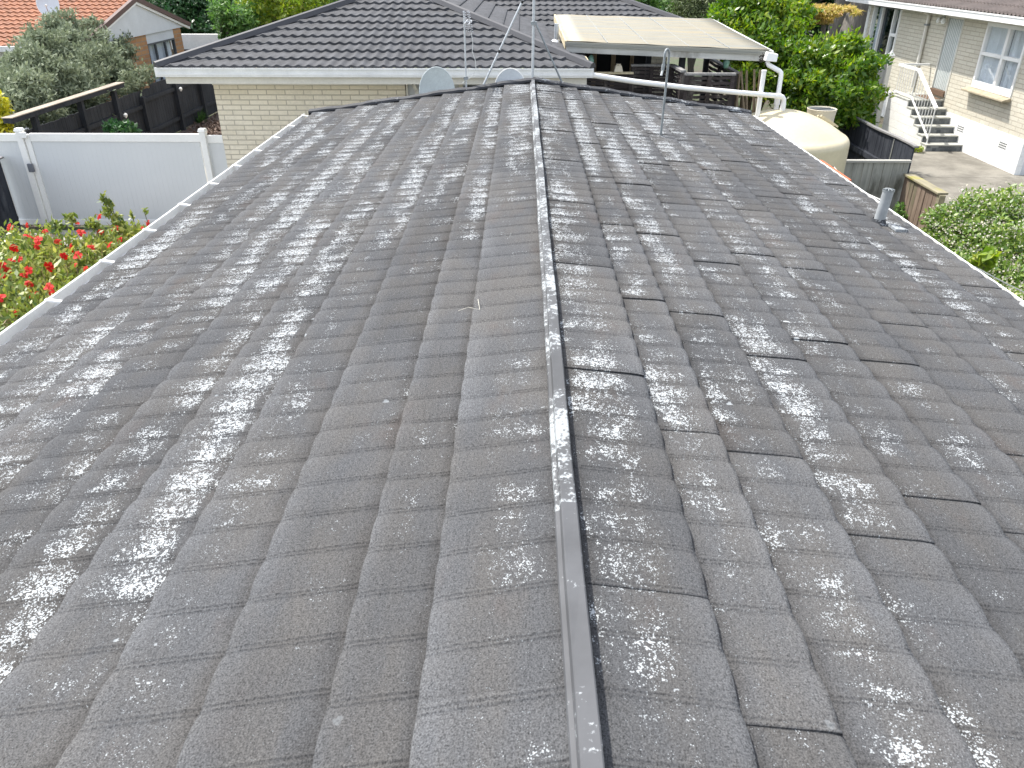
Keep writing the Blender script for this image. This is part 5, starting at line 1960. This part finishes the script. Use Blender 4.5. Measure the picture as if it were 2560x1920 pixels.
# golden fern palm
fb = Vector(at(2060, 62, Y=20.4))
fn = thing('tree_fern', 'golden yellow feathery fern spreading above the glossy shrub', 'fern', (fb.x, fb.y, 0))
mb = MB()
mb.tube([(fb.x, fb.y, 0), (fb.x + 0.05, fb.y, fb.z * 0.6), tuple(fb)], [0.09, 0.08, 0.06], 8)
obj('trunk', mb, M['bark'], fn)
fc = []
for k in range(15):
    a = -0.6 + k * 6.28 / 15
    ln = random.uniform(0.55, 0.85)
    for s_ in range(1, 7):
        u = s_ / 6
        fc.append(((fb.x + math.cos(a) * ln * u, fb.y + math.sin(a) * ln * u, fb.z + 0.42 * math.sin(u * 2.2) - 0.05), (0.09, 0.09, 0.05)))
leaves('fronds', LEAF['fern'], fc, 5200, 0.13, 0.22, fn, 0.1, 0.1, 0.0, 0.3)
# big leaning trunks in deep shade behind the house corner
tr_ = thing('big_tree', 'massive leaning grey trunks in deep shade behind the brick house corner', 'tree', (10.6, 29.0, 0))
mb = MB()
p_ = [Vector(at(2122, 120, Y=29.0)), Vector(at(2150, 40, Y=29.0)), Vector(at(2185, -60, Y=29.2)), Vector(at(2230, -190, Y=29.5))]
mb.tube([Vector((p_[0].x - 0.5, 29.0, 0))] + p_, [0.62, 0.5, 0.46, 0.42, 0.36], 14)
p_ = [Vector(at(2090, 90, Y=30.0)), Vector(at(2108, 10, Y=30.0)), Vector(at(2120, -90, Y=30.0))]
mb.tube([Vector((p_[0].x - 0.2, 30.0, 0))] + p_, [0.4, 0.34, 0.30, 0.26], 12)
obj('trunk', mb, wood('shaded_trunk_bark', (0.12, 0.108, 0.095), (0.22, 0.20, 0.175), 'z'), tr_, True)
crown = []
rg2 = random.Random(4)
for k in range(26):
    crown.append(((10.2 + rg2.uniform(-4.2, 4.0), 30.5 + rg2.uniform(-3.0, 4.5), 7.3 + rg2.uniform(-1.6, 2.0)), (1.5, 1.5, 1.0)))
for k in range(8):
    crown.append((at(2060 + k * 18, 40 - k * 6, Y=33.0 + k * 0.1), (0.9, 0.8, 0.8)))
leaves('crown', LEAF['dark'], crown, 26000, 0.30, 0.45, tr_, 0.3, 0.0, 0.2, 0.4)

# hibiscus
FLW = [(25, 569, 9.8), (67, 563, 9.9), (112, 578, 9.7), (192, 558, 10.4), (250, 540, 10.9), (203, 582, 10.0), (250, 580, 10.2), (275, 577, 10.4), (292, 573, 10.6), (370, 557, 11.0), (358, 570, 10.8),
       (273, 612, 9.7), (228, 617, 9.6), (96, 600, 9.2), (72, 591, 9.4), (35, 621, 8.9), (178, 620, 9.3), (92, 612, 9.1), (195, 640, 9.0), (30, 650, 8.7), (50, 648, 8.7), (3, 664, 8.4), (18, 676, 8.4),
       (72, 678, 8.4), (60, 688, 8.3), (124, 667, 8.6), (72, 710, 8.1), (128, 727, 8.0), (122, 718, 8.05), (160, 640, 8.9), (84, 736, 7.9), (6, 690, 8.2), (186, 662, 8.8), (215, 672, 8.75), (300, 600, 10.1), (145, 605, 9.4), (0, 745, 7.7), (40, 780, 7.5)]
hb = thing('hibiscus_bush', 'hibiscus bush with bright red flowers beside the white gutter', 'bush', (-5.6, 9.3, 0))
cl_ = []
for (u, v, Y, r) in ((30, 590, 10.0, 0.4), (90, 600, 9.6, 0.45), (20, 680, 8.5, 0.45), (90, 680, 8.6, 0.45), (150, 640, 9.2, 0.42), (200, 600, 9.8, 0.42), (260, 590, 10.2, 0.38), (310, 575, 10.7, 0.32), (180, 690, 8.7, 0.4), (60, 760, 7.8, 0.42),
                     (0, 740, 7.9, 0.42), (130, 740, 8.1, 0.4), (230, 650, 9.3, 0.38), (-40, 640, 9.0, 0.45), (-60, 720, 8.0, 0.45), (20, 820, 7.2, 0.4), (-40, 800, 7.3, 0.45), (350, 570, 11.0, 0.22), (120, 690, 8.6, 0.4), (60, 640, 9.1, 0.4)):
    p = at(u, v, Y=Y)
    cl_.append(((p[0], p[1], p[2] - r * 0.55), (r, r, r * 0.75)))
spr = clump_px([(259, 497, 10.8, (0.05, 0.05, 0.10)), (276, 508, 10.8, (0.05, 0.05, 0.08)), (268, 530, 10.8, (0.07, 0.07, 0.10)), (290, 545, 10.8, (0.08, 0.08, 0.1)), (361, 527, 11.0, (0.03, 0.03, 0.05)), (330, 540, 11.0, (0.03, 0.03, 0.06)), (175, 545, 10.3, (0.08, 0.08, 0.08)), (140, 565, 10.0, (0.1, 0.1, 0.1)), (232, 560, 10.3, (0.1, 0.1, 0.1)), (300, 560, 10.7, (0.08, 0.08, 0.08))])
leaves('foliage', LEAF['hibiscus'], cl_ + spr, 27000, 0.085, 0.42, hb, 0.35, 0.0, 0.6, 0.6)
leaves('dry_twigs', LEAF['twig'], cl_, 4500, 0.10, 0.10, hb, 0.25, 0.0, 0.8, 0.5)
stems = branches((-5.7, 9.2, 0.0), [(c[0][0], c[0][1], c[0][2] + 0.2) for c in cl_], 0.022, 0.1)
for (u, v, Y) in ((268, 500, 10.8), (275, 505, 10.8), (330, 540, 11.0), (360, 528, 11.0), (260, 495, 10.8)):
    p = Vector(at(u, v, Y=Y))
    stems.tube([(p.x + 0.12, p.y - 0.1, 0.35), (p.x + 0.03, p.y, p.z - 0.3), tuple(p)], [0.012, 0.008, 0.004], 5)
obj('stems', stems, M['stem'], hb)

def flower_mesh(seed):
    rg_ = random.Random(seed)
    vs, fs, tn = [], [], []
    for k in range(5):
        a = k * 6.283 / 5 + rg_.uniform(-0.15, 0.15)
        L = rg_.uniform(0.055, 0.075)
        w_ = L * rg_.uniform(0.40, 0.52)
        cup = rg_.uniform(-0.1, 0.55)
        rad, tan = Vector((math.cos(a), math.sin(a), 0)), Vector((-math.sin(a), math.cos(a), 0))
        b0 = len(vs)
        rows = [(0.06, 0.18), (0.4, 0.75), (0.75, 1.0), (1.0, 0.55)]
        for (u, ww) in rows:
            c = rad * L * u + Vector((0, 0, L * (0.55 * u - (0.75 - cup) * u * u)))
            ru = rg_.uniform(-0.004, 0.004)
            vs += [tuple(c - tan * w_ * ww + Vector((0, 0, 0.004 + ru))), tuple(c + Vector((0, 0, -0.002))), tuple(c + tan * w_ * ww + Vector((0, 0, 0.004 - ru)))]
            tn += [0.55 + 0.3 * u, 0.25 + 0.4 * u, 0.55 + 0.3 * u]
        for i in range(len(rows) - 1):
            for j in range(2):
                q = b0 + i * 3 + j
                fs.append((q, q + 1, q + 4, q + 3))
    me = bpy.data.meshes.new('flower')
    me.from_pydata(vs, [], fs)
    at_ = me.attributes.new('leaf', 'FLOAT', 'POINT')
    at_.data.foreach_set('value', np.array(tn, dtype=np.float32))
    me.materials.append(LEAF['red'])
    me.polygons.foreach_set('use_smooth', np.ones(len(me.polygons), dtype=bool))
    me.update()
    return me


fms = [flower_mesh(k) for k in range(5)]
pis = MB()
pis.tube([(0, 0, 0), (0, 0, 0.045), (0.006, 0, 0.07)], [0.005, 0.004, 0.006], 6)
pme = bpy.data.meshes.new('pistil')
pme.from_pydata(pis.v, [], pis.f)
pme.materials.append(basic('pistil_orange', (0.62, 0.22, 0.05), 0.6, 0.2, 20))
for i, (u, v, Y) in enumerate(FLW):
    p = Vector(at(u, v, Y=Y)) - Vector(hb.location)
    o = bpy.data.objects.new('flower', fms[i % 5])
    COL.objects.link(o)
    o.parent = hb
    o.location = p
    o.rotation_euler = (random.uniform(0.3, 1.25), random.uniform(-0.5, 0.5), random.uniform(-1.2, 1.2))
    s_ = random.uniform(0.55, 0.98)
    o.scale = (s_, s_, s_)
    q = bpy.data.objects.new('pistil', pme)
    COL.objects.link(q)
    q.parent = o

# flowering jasmine hedge, lower right
cl_ = []
for (u, v, Y, r) in ((2420, 520, 11.4, 0.42), (2480, 500, 11.5, 0.42), (2540, 510, 11.4, 0.45), (2600, 530, 11.2, 0.5), (2380, 570, 11.2, 0.38), (2440, 580, 10.9, 0.42), (2510, 590, 10.7, 0.45), (2580, 610, 10.5, 0.5), (2360, 620, 10.9, 0.32), (2420, 650, 10.4, 0.4),
                     (2490, 680, 10.0, 0.42), (2560, 700, 9.7, 0.45), (2640, 680, 9.6, 0.5), (2520, 750, 9.0, 0.4), (2590, 780, 8.6, 0.45), (2360, 540, 11.4, 0.28), (2640, 600, 10.6, 0.5), (2660, 760, 8.8, 0.5), (2470, 720, 9.5, 0.36)):
    p = at(u, v, Y=Y)
    cl_.append(((p[0], p[1], p[2] - r * 0.35), (r, r, r * 0.8)))
jm = thing('jasmine_hedge', 'rounded green hedge covered in small cream flowers by the driveway', 'hedge', (6.9, 10.6, 0))
leaves('foliage', LEAF['jasmine'], cl_, 24000, 0.075, 0.45, jm, 0.55, 0.0, 0.3, 0.35)
leaves('blossom', LEAF['petal_white'], cl_, 9500, 0.033, 0.8, jm, 0.9, 0.0, 0.3, 0.35)
obj('stems', branches((6.9, 10.6, 0), [c[0] for c in cl_], 0.025), M['stem'], jm)
cl_ = clump_px([(2470, 645, 9.6, 0.12), (2450, 650, 9.7, 0.10)])
bush('shrub', 'large pale lime leaves poking out low in the flowering hedge', 'shrub', (6.2, 9.7), cl_, LEAF['lime'], 90, 0.16, 0.7, M['stem'], 0.015)
cl_ = clump_px([(2246, 525, 14.0, 0.10), (2256, 540, 13.9, 0.09), (2250, 515, 14.1, 0.08)])
bush('garden_weed', 'leafy weeds at the foot of the silver grey fence', 'plant', (7.0, 14.1), cl_, LEAF['bright'], 260, 0.07, 0.4, M['stem'], 0.01)
wp = at(2296, 376, z=0.06)
bush('garden_weed', 'small yellow flowering weed beside the bottom step', 'plant', (wp[0], wp[1]), [((wp[0], wp[1], 0.09), (0.14, 0.12, 0.08)), ((wp[0] - 0.15, wp[1] + 0.1, 0.08), (0.1, 0.1, 0.07))], LEAF['lime'], 420, 0.055, 0.5, M['stem'], 0.008)
wp = at(2236, 330, z=0.05)
bush('garden_weed', 'thin dry stalk weed against the white step side', 'plant', (wp[0], wp[1]), [((wp[0], wp[1], 0.3), (0.04, 0.04, 0.25)), ((wp[0] + 0.03, wp[1], 0.5), (0.03, 0.03, 0.15))], LEAF['conifer'], 160, 0.06, 0.3, M['stem'], 0.008)
# a dry grass stalk lying on the tiles
sk = MB()
zz = lambda x: RZ - TS * abs(x - RX) + 0.045
sk.tube([(RX - 0.47, 3.58, zz(RX - 0.47)), (RX - 0.42, 3.60, zz(RX - 0.42) + 0.004), (RX - 0.36, 3.56, zz(RX - 0.36)), (RX - 0.375, 3.68, zz(RX - 0.375) + 0.008)], 0.0014, 5)
tag(obj('grass_stalk', sk, basic('straw', (0.55, 0.52, 0.44), 0.8, 0.1, 4)), 'bent dry grass stalk lying on the left tiles near the ridge', 'stalk')
